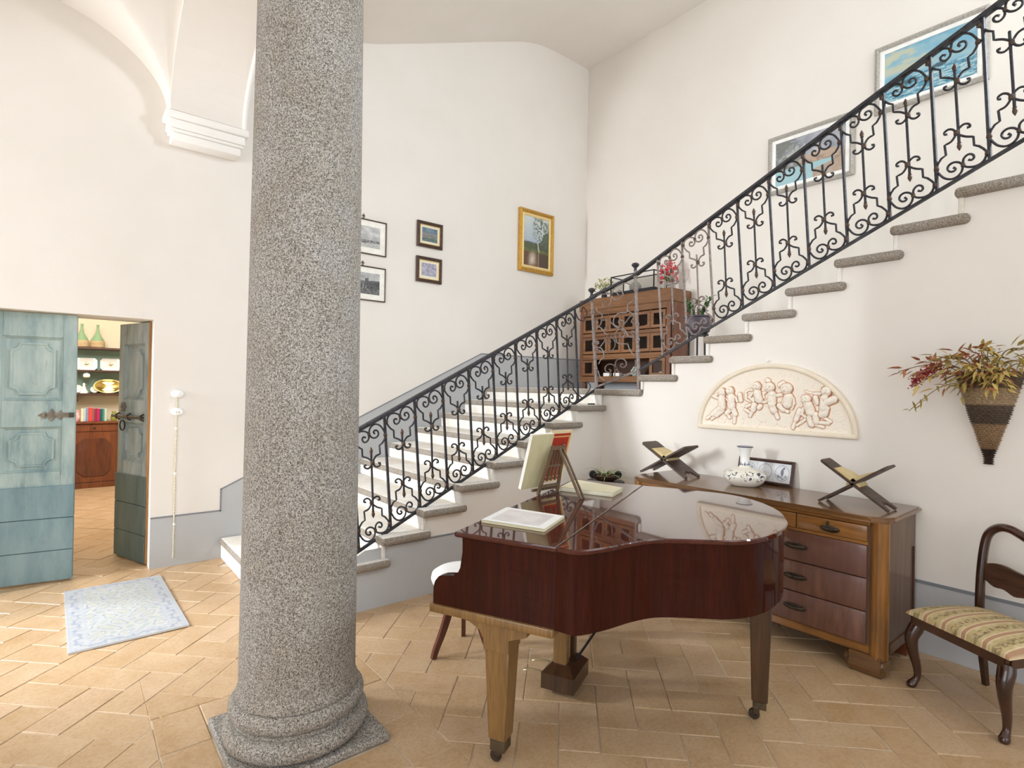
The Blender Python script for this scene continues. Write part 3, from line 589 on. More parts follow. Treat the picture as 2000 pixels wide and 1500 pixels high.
# upper flight
zb_u = lambda y: 3.010 - .4795 * (y - .725); zt_u = lambda y: 3.850 - .462 * (y - .768)
yb = [.725 + .2515 * j for j in range(-3, 10)]; ytp = [.768 + .2553 * j for j in range(-3, 10)]
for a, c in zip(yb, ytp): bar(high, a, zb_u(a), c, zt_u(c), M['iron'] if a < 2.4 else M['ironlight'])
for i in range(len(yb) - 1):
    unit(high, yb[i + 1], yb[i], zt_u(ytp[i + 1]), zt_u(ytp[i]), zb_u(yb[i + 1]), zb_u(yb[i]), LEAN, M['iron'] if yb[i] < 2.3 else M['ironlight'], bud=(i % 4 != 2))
rails(high, (3.32, zt_u(3.32) + .008), (-.05, zt_u(-.05) + .008), 'handrail', M['iron'], .052, .026)
rails(high, (3.25, zb_u(3.25) - .026), (-.05, zb_u(-.05) - .026), 'bottom_rail', M['iron'], .022, .020)
# landing panel between the two posts
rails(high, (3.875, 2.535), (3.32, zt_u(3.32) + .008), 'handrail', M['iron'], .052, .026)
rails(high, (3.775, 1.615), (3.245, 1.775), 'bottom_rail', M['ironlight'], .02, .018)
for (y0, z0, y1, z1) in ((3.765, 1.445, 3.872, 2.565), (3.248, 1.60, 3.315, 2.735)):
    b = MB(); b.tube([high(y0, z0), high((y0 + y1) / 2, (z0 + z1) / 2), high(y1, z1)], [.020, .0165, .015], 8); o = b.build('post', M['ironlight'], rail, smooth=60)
    b = MB(); b.lathe([(.012, -.02), (.015, 0), (.012, .01), (.018, .022), (.034, .038), (.037, .048), (.030, .060), (.014, .067), (.002, .069)], high(y1, z1 + .01), 14); b.build('finial', M['iron'], o, smooth=60)
    for t in (.32, .42, .55, .66, .84, .95): c = MB(); ring_collar(c, high(y0 + (y1 - y0) * t, z0 + (z1 - z0) * t), .023, .013); c.build('collar', M['ironlight'], o, smooth=50)
for L in PANEL:
    pp = crom([high(u, z) for u, z in L], 4); b = MB(); b.tube(pp, .0062, 5); b.build('scroll', M['ironlight'], rail, smooth=60)
for p in (PANEL[2][4], PANEL[1][4], PANEL[10][6], PANEL[12][0], PANEL[20][3], PANEL[1][8], PANEL[0][3]): c = MB(); ring_collar(c, high(*p), .013, .012); c.build('collar', M['collar'], rail, smooth=50)
# feet of the posts
b = MB(); b.tube([low(4.02, 1.449), low(4.17, 1.449)], .008, 5); b.build('foot_bracket', M['blackpaint'], rail)
# ================================================================ GRAND PIANO (local axes: x = across the keys, y = towards the keyboard, z up)
PK = Vector((.904, .427, 0)); PL = Vector((.427, -.904, 0)); PO = Vector((1.503, 1.541, 0))
prz = math.atan2(PK.y, PK.x)
piano = empty('grand_piano', 'polished reddish-brown baby grand piano with closed lid on three castored legs', 'piano', tuple(PO), prz)
def pk(k, l, z): return (k, -l, z)
out_main = [(0.0, 0.0), (-.012, .045), (0.0, .10), (.095, .178), (.215, .25), (.305, .325), (.355, .416), (.395, .513), (.435, .605), (.53, .708), (.69, .786), (.90, .826), (1.17, .795), (1.39, .69), (1.53, .53), (1.56, .30), (1.56, 0.0)]
def smooth_out(P, n=5):
    q = crom([(a, b, 0) for a, b in P], n); return [(v.x, v.y) for v in q]
OUT = smooth_out(out_main)
def inset(P, d):
    n = len(P); r = []
    for i in range(n):
        a, b, c = P[(i - 1) % n], P[i], P[(i + 1) % n]; t = Vector((c[0] - a[0], c[1] - a[1]))
        if t.length < 1e-9: r.append(b); continue
        t.normalize(); r.append((b[0] + t.y * d * -1, b[1] + t.x * d))
    return r
def ccw(P): return sum(P[i][0] * P[(i + 1) % len(P)][1] - P[(i + 1) % len(P)][0] * P[i][1] for i in range(len(P))) > 0
if not ccw(OUT): OUT = OUT[::-1]
INN = inset(OUT, .014)
def slabshape(m, P, z0, z1, bev=.005):
    Q = inset(P, bev); n = len(P); L = [[m.bm.verts.new(pk(p[0], p[1], z)) for p in S] for S, z in ((Q, z0), (P, z0 + bev), (P, z1 - bev), (Q, z1))]
    m.bm.faces.new(L[0]); m.bm.faces.new(L[3][::-1])
    for a, b in zip(L[:-1], L[1:]):
        for i in range(n): m.bm.faces.new([a[i], a[(i + 1) % n], b[(i + 1) % n], b[i]])
# rim
m = MB(); RIM = [(max(.016, p[0]), p[1]) if p[1] < .06 else p for p in INN]
INN = [((.0102 if p[0] < .8 else 1.5498), -.01) if p[1] < .02 else ((min(p[0], 1.5498)), p[1]) for p in INN]; INN = [p for i, p in enumerate(INN) if math.dist(p, INN[i - 1]) > 1e-4]; n = len(INN); A = [m.bm.verts.new(pk(p[0], p[1], .648)) for p in INN]; B = [m.bm.verts.new(pk(p[0], p[1], .956)) for p in INN]
for i in range(n): m.bm.faces.new([A[i], A[(i + 1) % n], B[(i + 1) % n], B[i]])
m.bm.faces.new(A); m.bm.faces.new(B); m.build('rim', M['piano'], piano, local=True, smooth=35)
# cheeks (the two arms beside the keyboard)
ck = [(.03, .648), (.03, .957), (-.437, .957), (-.432, .90), (-.432, .86), (-.437, .826), (-.452, .797), (-.478, .783), (-.527, .780), (-.552, .770), (-.570, .748), (-.578, .72), (-.578, .648)]
for k0 in (.010, 1.504):
    m = MB(); m.prism(ck, k0, k0 + .046, f=lambda p, t: pk(t, p[0], p[1])); 
    es = [e for e in m.bm.edges if abs(e.verts[0].co.x - e.verts[1].co.x) < 1e-6]; bmesh.ops.bevel(m.bm, geom=es, offset=.004, segments=1, affect='EDGES')
    m.build('cheek', M['piano'], piano, local=True, smooth=35)
# lid, hinged in two
m = MB(); slabshape(m, OUT if ccw(OUT) else OUT[::-1], .958, .980); m.build('lid', M['pianotop'], piano, local=True, smooth=35)
m = MB(); fl = [(-.004, -.003), (1.564, -.003), (1.575, -.45), (1.56, -.466), (.0, -.466), (-.006, -.455)]
fl = fl if ccw(fl) else fl[::-1]; slabshape(m, fl, .958, .980); m.build('front_lid', M['pianotop'], piano, local=True, smooth=35)
m = MB(); m.box(.0, .0005, .958, 1.56, .0025, .979); m.build('hinge', M['collar'], piano, local=True)
# key bed, fallboard, keys
m = MB(); m.box(-.002, .010, .616, 1.564, .588, .652, .006, 2); m.build('keybed', M['pianoleg'], piano, local=True, smooth=40)
m = MB(); m.prism([(.43, .66), (.43, .955), (.45, .955), (.475, .78), (.475, .66)], .06, 1.50, f=lambda p, t: (t, p[0], p[1])); m.build('fallboard', M['piano'], piano, local=True)
m = MB(); m.box(.06, .565, .652, 1.50, .585, .70, .004, 1); m.build('key_slip', M['piano'], piano, local=True)
m = MB(); m.box(.06, .475, .652, .13, .565, .745, .004, 1); m.build('key_block', M['piano'], piano, local=True)
m = MB(); m.box(1.43, .475, .652, 1.50, .565, .745, .004, 1); m.build('key_block', M['piano'], piano, local=True)
m = MB(); m.box(.132, .476, .70, 1.428, .563, .722, .002, 1); m.build('keys', M['whiteceramic'], piano, local=True)
# legs
def leg(cx, cl, ztop, w0, w1, zb, mat, name='leg'):
    y = -cl; m = MB()
    m.hexa([(cx - w1, y - w1, zb), (cx + w1, y - w1, zb), (cx + w1, y + w1, zb), (cx - w1, y + w1, zb), (cx - w0, y - w0, ztop), (cx + w0, y - w0, ztop), (cx + w0, y + w0, ztop), (cx - w0, y + w0, ztop)])
    bmesh.ops.bevel(m.bm, geom=m.bm.edges[:], offset=.005, segments=1, affect='EDGES')
    o = m.build(name, mat, piano, local=True, smooth=40)
    m = MB(); m.box(cx - w1 * .85, y - w1 * .85, .068, cx + w1 * .85, y + w1 * .85, zb + .001, .003, 1); m.build('ferrule', M['castor'], o, local=True)
    m = MB(); m.box(cx - .006, y + .0, .03, cx + .022, y + .028, .07, .003, 1); m.build('castor_fork', M['castor'], o, local=True)
    m = MB(); Mx = Matrix.Translation((cx + .008, y + .024, .0265)) @ Matrix.Rotation(PI / 2, 4, 'Y') @ Matrix.Translation((0, 0, -.011))
    m.lathe([(.008, 0), (.022, 0), (.026, .005), (.026, .017), (.022, .022), (.008, .022)], (0, 0, 0), 16, M=Mx); m.build('castor_wheel', M['bronze'], o, local=True, smooth=40)
    return o
leg(.085, -.272, .56, .058, .040, .118, M['pianoleg']); leg(1.472, -.264, .56, .058, .040, .118, M['pianoleg']); leg(.926, .716, .652, .052, .036, .105, M['pianodark'])
for cx in (.085, 1.472):       # shaped brackets that carry the front legs
    pr_ = [(.545, .617), (.13, .617), (.135, .585), (.19, .565), (.215, .555), (.215, .50), (.33, .50), (.332, .54), (.35, .575), (.40, .60)]
    m = MB(); m.prism(pr_, cx - .060, cx + .060, f=lambda p, t: (t, p[0], p[1])); m.build('leg_bracket', M['pianoleg'], piano, local=True, smooth=30)
# lyre with two pedals
ly = MB(); x0, x1, y0, y1 = .665, .915, .145, .325
ly.hexa([(x0, y0, .028), (x1, y0, .028), (x1, y1, .028), (x0, y1, .028), (x0, y0, .108), (x1, y0, .108), (x1, y1, .108), (x0, y1, .108)])
ly.hexa([(x0, y0, .108), (x1, y0, .108), (x1, y1, .108), (x0, y1, .108), (x0 + .05, y0 + .045, .155), (x1 - .05, y0 + .045, .155), (x1 - .05, y1 - .045, .155), (x0 + .05, y1 - .045, .155)])
bmesh.ops.remove_doubles(ly.bm, verts=ly.bm.verts[:], dist=1e-5); lyre = ly.build('lyre', M['pianodark'], piano, local=True, smooth=20)
for a in (.705, .835):
    m = MB(); m.box(a, .20, .15, a + .042, .275, .62, .006, 1); m.build('lyre_post', M['pianoleg'] if a < .8 else M['pianodark'], lyre, local=True)
m = MB(); m.tube([(.79, .215, .15), (.79, .215, .62)], .006, 6); m.build('pedal_rod', M['brasspedal'], lyre, local=True)
m = MB(); m.tube([(.80, .26, .15), (.80, .26, .62)], .006, 6); m.build('pedal_rod', M['brasspedal'], lyre, local=True)
m = MB(); m.tube([(.80, .19, .13), (.86, -.13, .66)], .007, 6); m.build('brace_rod', M['blackpaint'], lyre, local=True)
for a in (.73, .85):
    m = MB(); m.tube([(a, .31, .075), (a, .36, .078), (a, .41, .074), (a, .445, .066), (a, .46, .058)], [.010, .011, .014, .017, .008], 8, flat=.5); m.build('pedal', M['brasspedal'], lyre, local=True, smooth=60)
# ================================================================ things lying on the lid
ZP = .981
def PW(k, l, z): v = PO + PK * k + PL * l; return Vector((v.x, v.y, z))
def score(name, label, corners, th, mat, fn, group=None, leaves=1):
    c = [PW(k, l, ZP) for k, l in corners]; ce = sum(c, Vector()) / 4
    root = empty(name, label, 'sheet music', (ce.x, ce.y, ZP), 0, group)
    rr = random.Random(len(label)); z = ZP
    for i in range(leaves):
        d = Vector((rr.uniform(-.006, .006), rr.uniform(-.006, .006), 0)) if leaves > 1 else Vector((0, 0, 0)); t = th / leaves
        m = MB(); m.hexa([p + d + Vector((0, 0, z - ZP)) for p in c] + [p + d + Vector((0, 0, z - ZP + t * .9)) for p in c]); m.build('booklet', mat if i % 2 == 0 else M['paper'], root); z += t; top = [p + d for p in c]
    def pos(u, v): p = (top[0] * (1 - u) + top[3] * u) * (1 - v) + (top[1] * (1 - u) + top[2] * u) * v; return (p.x, p.y, z + .0006)
    sheet('cover', pos, 44, 32, fn, root); return root
def score_fn(U, V):
    im = np.ones(U.shape + (3,)) * np.array((240, 240, 240)); inn = (U > .10) & (U < .88) & (V > .12) & (V < .88)
    n = vnoise(U * 6, V * 5, 3); im = np.where(inn[..., None], lerp((n - .3) * 1.8, (208, 204, 206), (232, 228, 226)), im)
    return im
score('sheet_music', 'white sheet music with a grey picture cover lying at the keyboard corner of the piano', [(.19, -.44), (.485, -.455), (.453, -.135), (.175, -.125)], .012, M['oldpaper'], score_fn)
score('sheet_music', 'low stack of cream music booklets lying behind the small easel on the piano', [(1.10, -.40), (1.42, -.41), (1.28, -.06), (1.075, -.07)], .022, M['oldpaper'], lambda U, V: lerp(vnoise(U * 5, V * 5, 5), (222, 216, 184), (232, 228, 204)), leaves=5)
# table easel
E0 = PW(.965, -.36, ZP); d_ = (PL * .35 + PK * .94).normalized(); n_ = Vector((d_.y, -d_.x, 0))   # n_: towards the camera side / back of easel
easel = empty('table_easel', 'small wooden folding music stand with slatted back on the piano lid', 'easel', (E0.x, E0.y, ZP), 0)
lean_ = lambda a, h, back=0: E0 + d_ * a + n_ * (.02 - .42 * (h - ZP) * 0 + (-.10 + .28 * (h - ZP))) + n_ * back + Vector((0, 0, h - ZP))
# back frame leans towards the bentside as it rises
def stick(p, q, w, mat=M['easel'], name='slat', flat=1):
    m = MB(); m.tube([p, q], w, 4); return m.build(name, mat, easel)
for a in (-.085, .085): stick(lean_(a, ZP), lean_(a * .55, 1.27), .011, name='upright')
for a in (-.034, 0, .034): stick(lean_(a, 1.06), lean_(a * .7, 1.24), .007)
stick(lean_(-.08, 1.03), lean_(.08, 1.03), .010, name='cross_rail'); stick(lean_(-.055, 1.255), lean_(.055, 1.255), .014, name='cross_rail'); stick(lean_(-.065, 1.15), lean_(.065, 1.15), .008, name='cross_rail')
stick(lean_(-.11, 1.005, -.03), lean_(.11, 1.005, -.03), .010, name='ledge')
hinge = lean_(.0, 1.25, .012); stick(hinge, E0 + n_ * .155 + d_ * .015 , .009, name='strut'); stick(hinge + d_ * .03, E0 + n_ * .155 + d_ * .045, .007, name='strut')
# music on the easel: a cream volume and a red one beyond it
def leaning_book(name, label, a0, a1, h0, h1, back, th, mat, fn, page):
    c = [lean_(a0, h0, back), lean_(a1, h0, back), lean_(a1, h1, back), lean_(a0, h1, back)]; ce = sum(c, Vector()) / 4
    r = empty(name, label, 'book', (c[0].x, c[0].y, h0)); nn = (c[1] - c[0]).cross(c[3] - c[0]).normalized()
    if nn.dot(n_) < 0: nn = -nn
    m = MB(); m.hexa([p - nn * th for p in c] + [p - nn * .002 for p in c]); m.build('pages', page, r)
    m = MB(); m.hexa([p - nn * .002 for p in c] + [p for p in c]); m.build('cover', mat, r)
    def pos(u, v): p = (c[0] * (1 - u) + c[1] * u) * (1 - v) + (c[3] * (1 - u) + c[2] * u) * v + nn * .0008; return tuple(p)
    sheet('cover_print', pos, 40, 56, fn, r); return r
def redfn(U, V):
    im = np.ones(U.shape + (3,)) * np.array((172, 44, 26)); n = vnoise(U * 8, V * 8, 9); im = im * (0.94 + .12 * n[..., None])
    edge = (U < .06) | (U > .93) | (V < .05) | (V > .95); im = over(im, edge * 1.0, (232, 214, 166))
    line = ((abs(U - .90) < .013) | (abs(U - .10) < .013) | (abs(V - .10) < .01) | (abs(V - .90) < .01)) & (U > .085) & (U < .915) & (V > .09) & (V < .91); im = over(im, line * 1.0, (232, 196, 120))
    for x in (.50, .60, .70): im = over(im, ((abs(U - x) < .018) & (abs(V - .74) < .045)) * 1.0, (60, 26, 20))
    return im
leaning_book('music_book', 'red bound music score with gold border standing open behind the small easel', .0, .19, 1.03, 1.345, -.075, .012, M['redcloth'], redfn, M['oldpaper'])
leaning_book('music_book', 'cream coloured music volume leaning against the small easel', -.19, -.01, 1.018, 1.335, -.045, .022, M['oldpaper'], lambda U, V: lerp(vnoise(U * 4, V * 4, 2), (196, 186, 142), (216, 208, 170)), M['paper'])
# ================================================================ STOOL
SCn = Vector((1.90, 2.75, 0)); stool = empty('piano_stool', 'round stool with white leather seat and splayed red-brown legs behind the keyboard', 'stool', tuple(SCn))
m = MB(); m.lathe([(.02, .405), (.165, .405), (.19, .42), (.198, .445), (.192, .472), (.165, .49), (.09, .497), (.001, .499)], tuple(SCn), 40); m.build('seat', M['whiteleather'], stool, smooth=60)
m = MB(); m.lathe([(.02, .36), (.14, .362), (.155, .38), (.155, .406), (.02, .406)], tuple(SCn), 32); m.build('seat_frame', M['stoolwood'], stool, smooth=40)
m = MB(); m.lathe([(.03, .30), (.045, .31), (.035, .33), (.055, .362), (.02, .363)], tuple(SCn), 20); m.build('hub', M['stoolwood'], stool, smooth=40)
for a in (174, 54, 294):
    ca, sa = math.cos(math.radians(a)), math.sin(math.radians(a)); m = MB(); P = crom([(.075, 0, .372), (.095, 0, .30), (.125, 0, .20), (.155, 0, .12), (.185, 0, .05), (.20, 0, .0)], 3); rows = []
    for i, p in enumerate(P):
        w = .042 - .020 * i / len(P); t = .013
        rows.append([m.bm.verts.new(Vector((SCn.x, SCn.y, 0)) + Vector((ca * (p.x + dx) - sa * dy, sa * (p.x + dx) + ca * dy, max(0, p.z + dx * .25)))) for dx, dy in ((-w / 1.2, -t), (w / 3, -t), (w / 3, t), (-w / 1.2, t))])
    for r1, r2 in zip(rows[:-1], rows[1:]):
        for q in range(4): m.bm.faces.new([r1[q], r1[(q + 1) % 4], r2[(q + 1) % 4], r2[q]])
    m.bm.faces.new(rows[0]); m.bm.faces.new(rows[-1][::-1]); m.build('leg', M['stoolwood'], stool, smooth=40)
# ================================================================ CHEST OF DRAWERS (front faces -X)
CX0, CX1, CY0, CY1, CT = 3.565, 4.138, 1.035, 2.800, .905
chest = empty('chest_of_drawers', 'long walnut chest of drawers with rounded corners and dark bronze pulls along the right wall', 'chest of drawers', (CX0, (CY0 + CY1) / 2, 0))
def rrect(x0, y0, x1, y1, r0, n=6):   # rounded only at the -x corners
    P = [(x1, y0), (x1, y1)]
    for i in range(n + 1): a = PI / 2 + PI / 2 * i / n; P.append((x0 + r0 + r0 * math.cos(a), y1 - r0 + r0 * math.sin(a)))
    for i in range(n + 1): a = PI + PI / 2 * i / n; P.append((x0 + r0 + r0 * math.cos(a), y0 + r0 + r0 * math.sin(a)))
    return P
m = MB(); m.prism(rrect(CX0 - .020, CY0 - .018, CX1, CY1 + .018, .10, 8), CT - .034, CT); es = [e for e in m.bm.edges if abs(e.verts[0].co.z - e.verts[1].co.z) < 1e-6]
bmesh.ops.bevel(m.bm, geom=es, offset=.010, segments=2, affect='EDGES'); m.build('top', M['chesttop'], chest, smooth=40)
m = MB(); m.prism(rrect(CX0 + .018, CY0 + .012, CX1 - .002, CY1 - .012, .06), .115, CT - .034); m.build('carcass', M['chestside'], chest, smooth=40)
for yc, sgn in ((CY0 + .045, -1), (CY1 - .045, 1)):
    m = MB(); m.lathe([(.047, .10), (.047, CT - .034)], (CX0 + .046, yc, 0), 24); m.build('corner_post', M['honey'], chest, smooth=40)
m = MB(); m.box(CX0 + .012, CY0 + .085, .112, CX0 + .05, CY1 - .085, .165, .006, 1); m.build('bottom_rail', M['honeyh'], chest)
m = MB(); m.box(CX0 + .004, CY0 + .085, .846, CX0 + .05, CY1 - .085, .872, .004, 1); m.build('top_rail', M['honeyh'], chest)
ya, yb_ = CY0 + .094, CY1 - .094; ymid = (ya + yb_) / 2
def pull(y, z, parent, L=.115):
    b = MB(); b.lathe([(.001, -.001), (.02, 0), (.024, .003), (.018, .007), (.001, .008)], (0, 0, 0), 16, sx=L / 2 / .024, sy=.9, M=Matrix.Translation((CX0 - .002, y, z)) @ Matrix.Rotation(-PI / 2, 4, 'Y') @ Matrix.Rotation(PI / 2, 4, 'Z')); 
    b.build('back_plate', M['bronze'], parent, smooth=50)
    b = MB(); b.tube(crom([(CX0 - .006, y - L * .42, z + .004), (CX0 - .022, y - L * .34, z + .007), (CX0 - .030, y, z + .002), (CX0 - .022, y + L * .34, z + .007), (CX0 - .006, y + L * .42, z + .004)], 4), .0085, 8); b.build('handle', M['bronze'], parent, smooth=60)
def drawer(y0, y1, z0, z1, mt, hy, key=False):
    b = MB(); b.box(CX0 + .0, y0 + .003, z0 + .003, CX0 + .03, y1 - .003, z1 - .003, .004, 2); o = b.build('drawer', mt, chest, smooth=40)
    pull(hy, (z0 + z1) / 2 - (.012 if key else 0), o, .11 if key else .145)
    if key:
        b = MB(); b.tube([(CX0 - .002, hy + .01, (z0 + z1) / 2 + .026), (CX0 - .03, hy + .01, (z0 + z1) / 2 + .026)], .006, 8); b.lathe([(.001, 0), (.013, .001), (.013, .006), (.001, .007)], (0, 0, 0), 12, M=Matrix.Translation((CX0 - .028, hy + .01, (z0 + z1) / 2 + .026)) @ Matrix.Rotation(PI / 2, 4, 'X')); b.build('key', M['bronze'], o, smooth=40)
q4 = (yb_ - ya) / 4
for i in range(4): drawer(ya + i * q4, ya + (i + 1) * q4, .752, .846, M['honeyh'], ya + (i + .5) * q4, True)
m = MB(); m.box(CX0 + .006, ya, .734, CX0 + .05, yb_, .752); m.build('rail', M['honeyh'], chest)
zz_ = [.165, .355, .545, .734]
for i in range(3):
    for (p, q) in ((ya, ymid), (ymid, yb_)): drawer(p, q, zz_[i], zz_[i + 1], M['walnut'], (p + q) / 2)
for y0, y1 in ((CY0 + .0, CY0 + .20), (CY1 - .20, CY1)):
    m = MB(); s_ = CY0 if y0 < 1.5 else None
    pr_ = [(CX0 + .0, .115), (CX0 - .002, .07), (CX0 - .010, .045), (CX0 - .008, .02), (CX0 + .01, .0), (CX0 + .09, .0), (CX0 + .11, .03), (CX0 + .11, .115)]
    m.prism(pr_, y0, y1, 'y'); bmesh.ops.bevel(m.bm, geom=[e for e in m.bm.edges if abs(e.verts[0].co.y - e.verts[1].co.y) < 1e-6], offset=.018, segments=3, affect='EDGES'); m.build('foot', M['chesttop'], chest, smooth=50)
    m = MB(); m.hexa([(CX1 - .12, y0 + .02, 0), (CX1 - .01, y0 + .02, 0), (CX1 - .01, y1 - .08, 0), (CX1 - .12, y1 - .08, 0), (CX1 - .13, y0 + .012, .115), (CX1 - .004, y0 + .012, .115), (CX1 - .004, y1 - .06, .115), (CX1 - .13, y1 - .06, .115)]); m.build('foot', M['hutch'], chest)
m = MB(); m.box(CX1 - .055, CY0 + .004, .20, CX1 - .035, CY0 + .013, .66); m.build('side_groove', M['shelfwood'], chest)
m = MB(); m.box(CX0 + .10, CY0 + .002, .115, CX1 - .01, CY0 + .014, .17, .003, 1); m.build('side_rail', M['chestside'], chest)
# ================================================================ FOLDING BOOK STANDS with open books
def book_stand(tag_, lab, labb, c0, half, depth, top, zc, mat):
    # c0: centre (x,y); X-shape seen along +X; boards run along Y
    x0, x1 = c0[0] - depth / 2, c0[0] + depth / 2; y = c0[1]; zb = CT + .001
    r = empty('book_stand', lab, 'book stand', (c0[0], y, zb))
    for sgn in (1, -1):
        P0 = Vector((0, y - sgn * half, zb)); P1 = Vector((0, y + sgn * half * .96, top)); d = (P1 - P0).normalized(); nrm = Vector((0, -d.z, d.y)) * .007 * (1 if d.y > 0 else -1)
        L = (P1 - P0).length
        # outline in (s along board, x): forked feet with carved notch
        o_ = [(0, x0), (0, x0 + depth * .16), (L * .13, x0 + depth * .30), (L * .10, x0 + depth * .40), (L * .17, x0 + depth * .47), (L * .10, x0 + depth * .60), (L * .13, x0 + depth * .70), (0, x0 + depth * .84), (0, x1), (L * .97, x1), (L, x1 - depth * .08), (L, x0 + depth * .08), (L * .97, x0)]
        b = MB(); zlow = .004
        b.prism(o_, -1, 1, f=lambda p, t: tuple(P0 + d * p[0] + nrm * t + Vector((p[1], 0, .006)))); o = b.build('board', mat, r)
    rb = empty('open_book', labb, 'book', (c0[0], y, zb + .09)); xa, xb_ = x0 + depth * .12, x1 - depth * .10
    for sgn in (1, -1):
        P0 = Vector((0, y - sgn * half, zb)); P1 = Vector((0, y + sgn * half * .96, top)); d = (P1 - P0).normalized(); L = (P1 - P0).length; nrm = Vector((0, -d.z, d.y)) * (1 if d.y * d.z * 0 + sgn > 0 else 1)
        if nrm.z < 0: nrm = -nrm
        sA, sB = zc - .01, zc + .16; b = MB(); nn = 8
        pr = [(sA + (sB - sA) * i / nn, .012 + .018 * math.sin(PI * min(1, .15 + .85 * i / nn)) ) for i in range(nn + 1)]
        prof_ = [(sA, .0085)] + pr + [(sB, .0085)]
        b.prism(prof_, xa, xb_, f=lambda p, t: tuple(P0 + d * p[0] + nrm * p[1] + Vector((t, 0, .006)))); b.build('page_block', M['agedpaper'], rb, smooth=30)
        b = MB(); b.prism([(sA, .0072), (sB + .006, .0072), (sB + .006, .0088), (sA, .0088)], xa - .004, xb_ + .004, f=lambda p, t: tuple(P0 + d * p[0] + nrm * p[1] + Vector((t, 0, .006)))); b.build('cover', M['tanpaper'], rb)
    return r
book_stand(0, 'left folding dark wood book stand at the far left end of the chest top', 'open old book with blank tan pages on the far left book stand', (3.87, 2.665), .215, .21, 1.150, .225, M['darkwood'])
book_stand(1, 'folding dark wood book stand at the right end of the chest beside its corner', 'open old book with cream pages on the right end book stand of the chest', (3.815, 1.272), .192, .15, 1.166, .205, M['darkwood'])
# ================================================================ BLUE AND WHITE VASE
V0 = (3.925, 2.05, CT + .001); vr = math.radians(28)
def vmat():
    t = NT('blue_white_delft'); t.b.inputs['Roughness'].default_value = .18; t.b.inputs['Coat Weight'].default_value = .4
    m = t.coord(); n = t.noise(m, 34, 3, .6, 1.2); r = t.ramp(n, 'Fac', [(.56, (238, 234, 222)), (.60, (40, 52, 84))]); 
    sp = t.n('ShaderNodeSeparateXYZ'); t.l(m, 'Vector', sp, 'Vector'); band = t.ramp(sp, 'Z', [(.0, (0, 0, 0)), (.045, (0, 0, 0)), (.05, (255, 255, 255)), (.115, (255, 255, 255)), (.12, (0, 0, 0))])
    x = t.mix((band, 'Color'), (238, 234, 222), (r, 'Color')); t.l(x, 2, t.b, 'Base Color'); return t.m
M['delft'] = vmat()
vase = empty('delft_vase', 'squat white vase with tall flared neck and dark blue flower painting on the chest', 'vase', V0, vr)
m = MB(); m.lathe([(.001, 0), (.085, 0), (.095, .006), (.125, .03), (.148, .062), (.145, .092), (.115, .115), (.06, .128), (.04, .135), (.034, .15)], (0, 0, 0), 40, power=3.6); m.build('body', M['delft'], vase, local=True, smooth=60)
m = MB(); m.lathe([(.036, .132), (.033, .16), (.033, .20), (.036, .24), (.044, .265), (.056, .283), (.057, .286), (.053, .286), (.04, .262), (.030, .235), (.029, .15)], (0, 0, 0), 28); o = m.build('neck', M['whiteceramic'], vase, local=True, smooth=60)
m = MB(); m.lathe([(.0555, .281), (.0595, .284), (.0555, .288), (.0525, .285)], (0, 0, 0), 28); m.build('rim', plain('blue_rim', (52, 62, 92), .2, coat=.4), o, local=True, smooth=60)
m = MB()
for i in range(14):
    a = 2 * PI * i / 14; h = .034 if i % 2 else .022; Rr = .0352
    m.poly([(Rr * math.cos(a - .2), Rr * math.sin(a - .2), .145), (Rr * math.cos(a + .2), Rr * math.sin(a + .2), .145), (.0345 * math.cos(a), .0345 * math.sin(a), .145 + h)])
m.build('neck_leaves', plain('delft_blue', (50, 70, 110), .25, coat=.4), o, local=True)
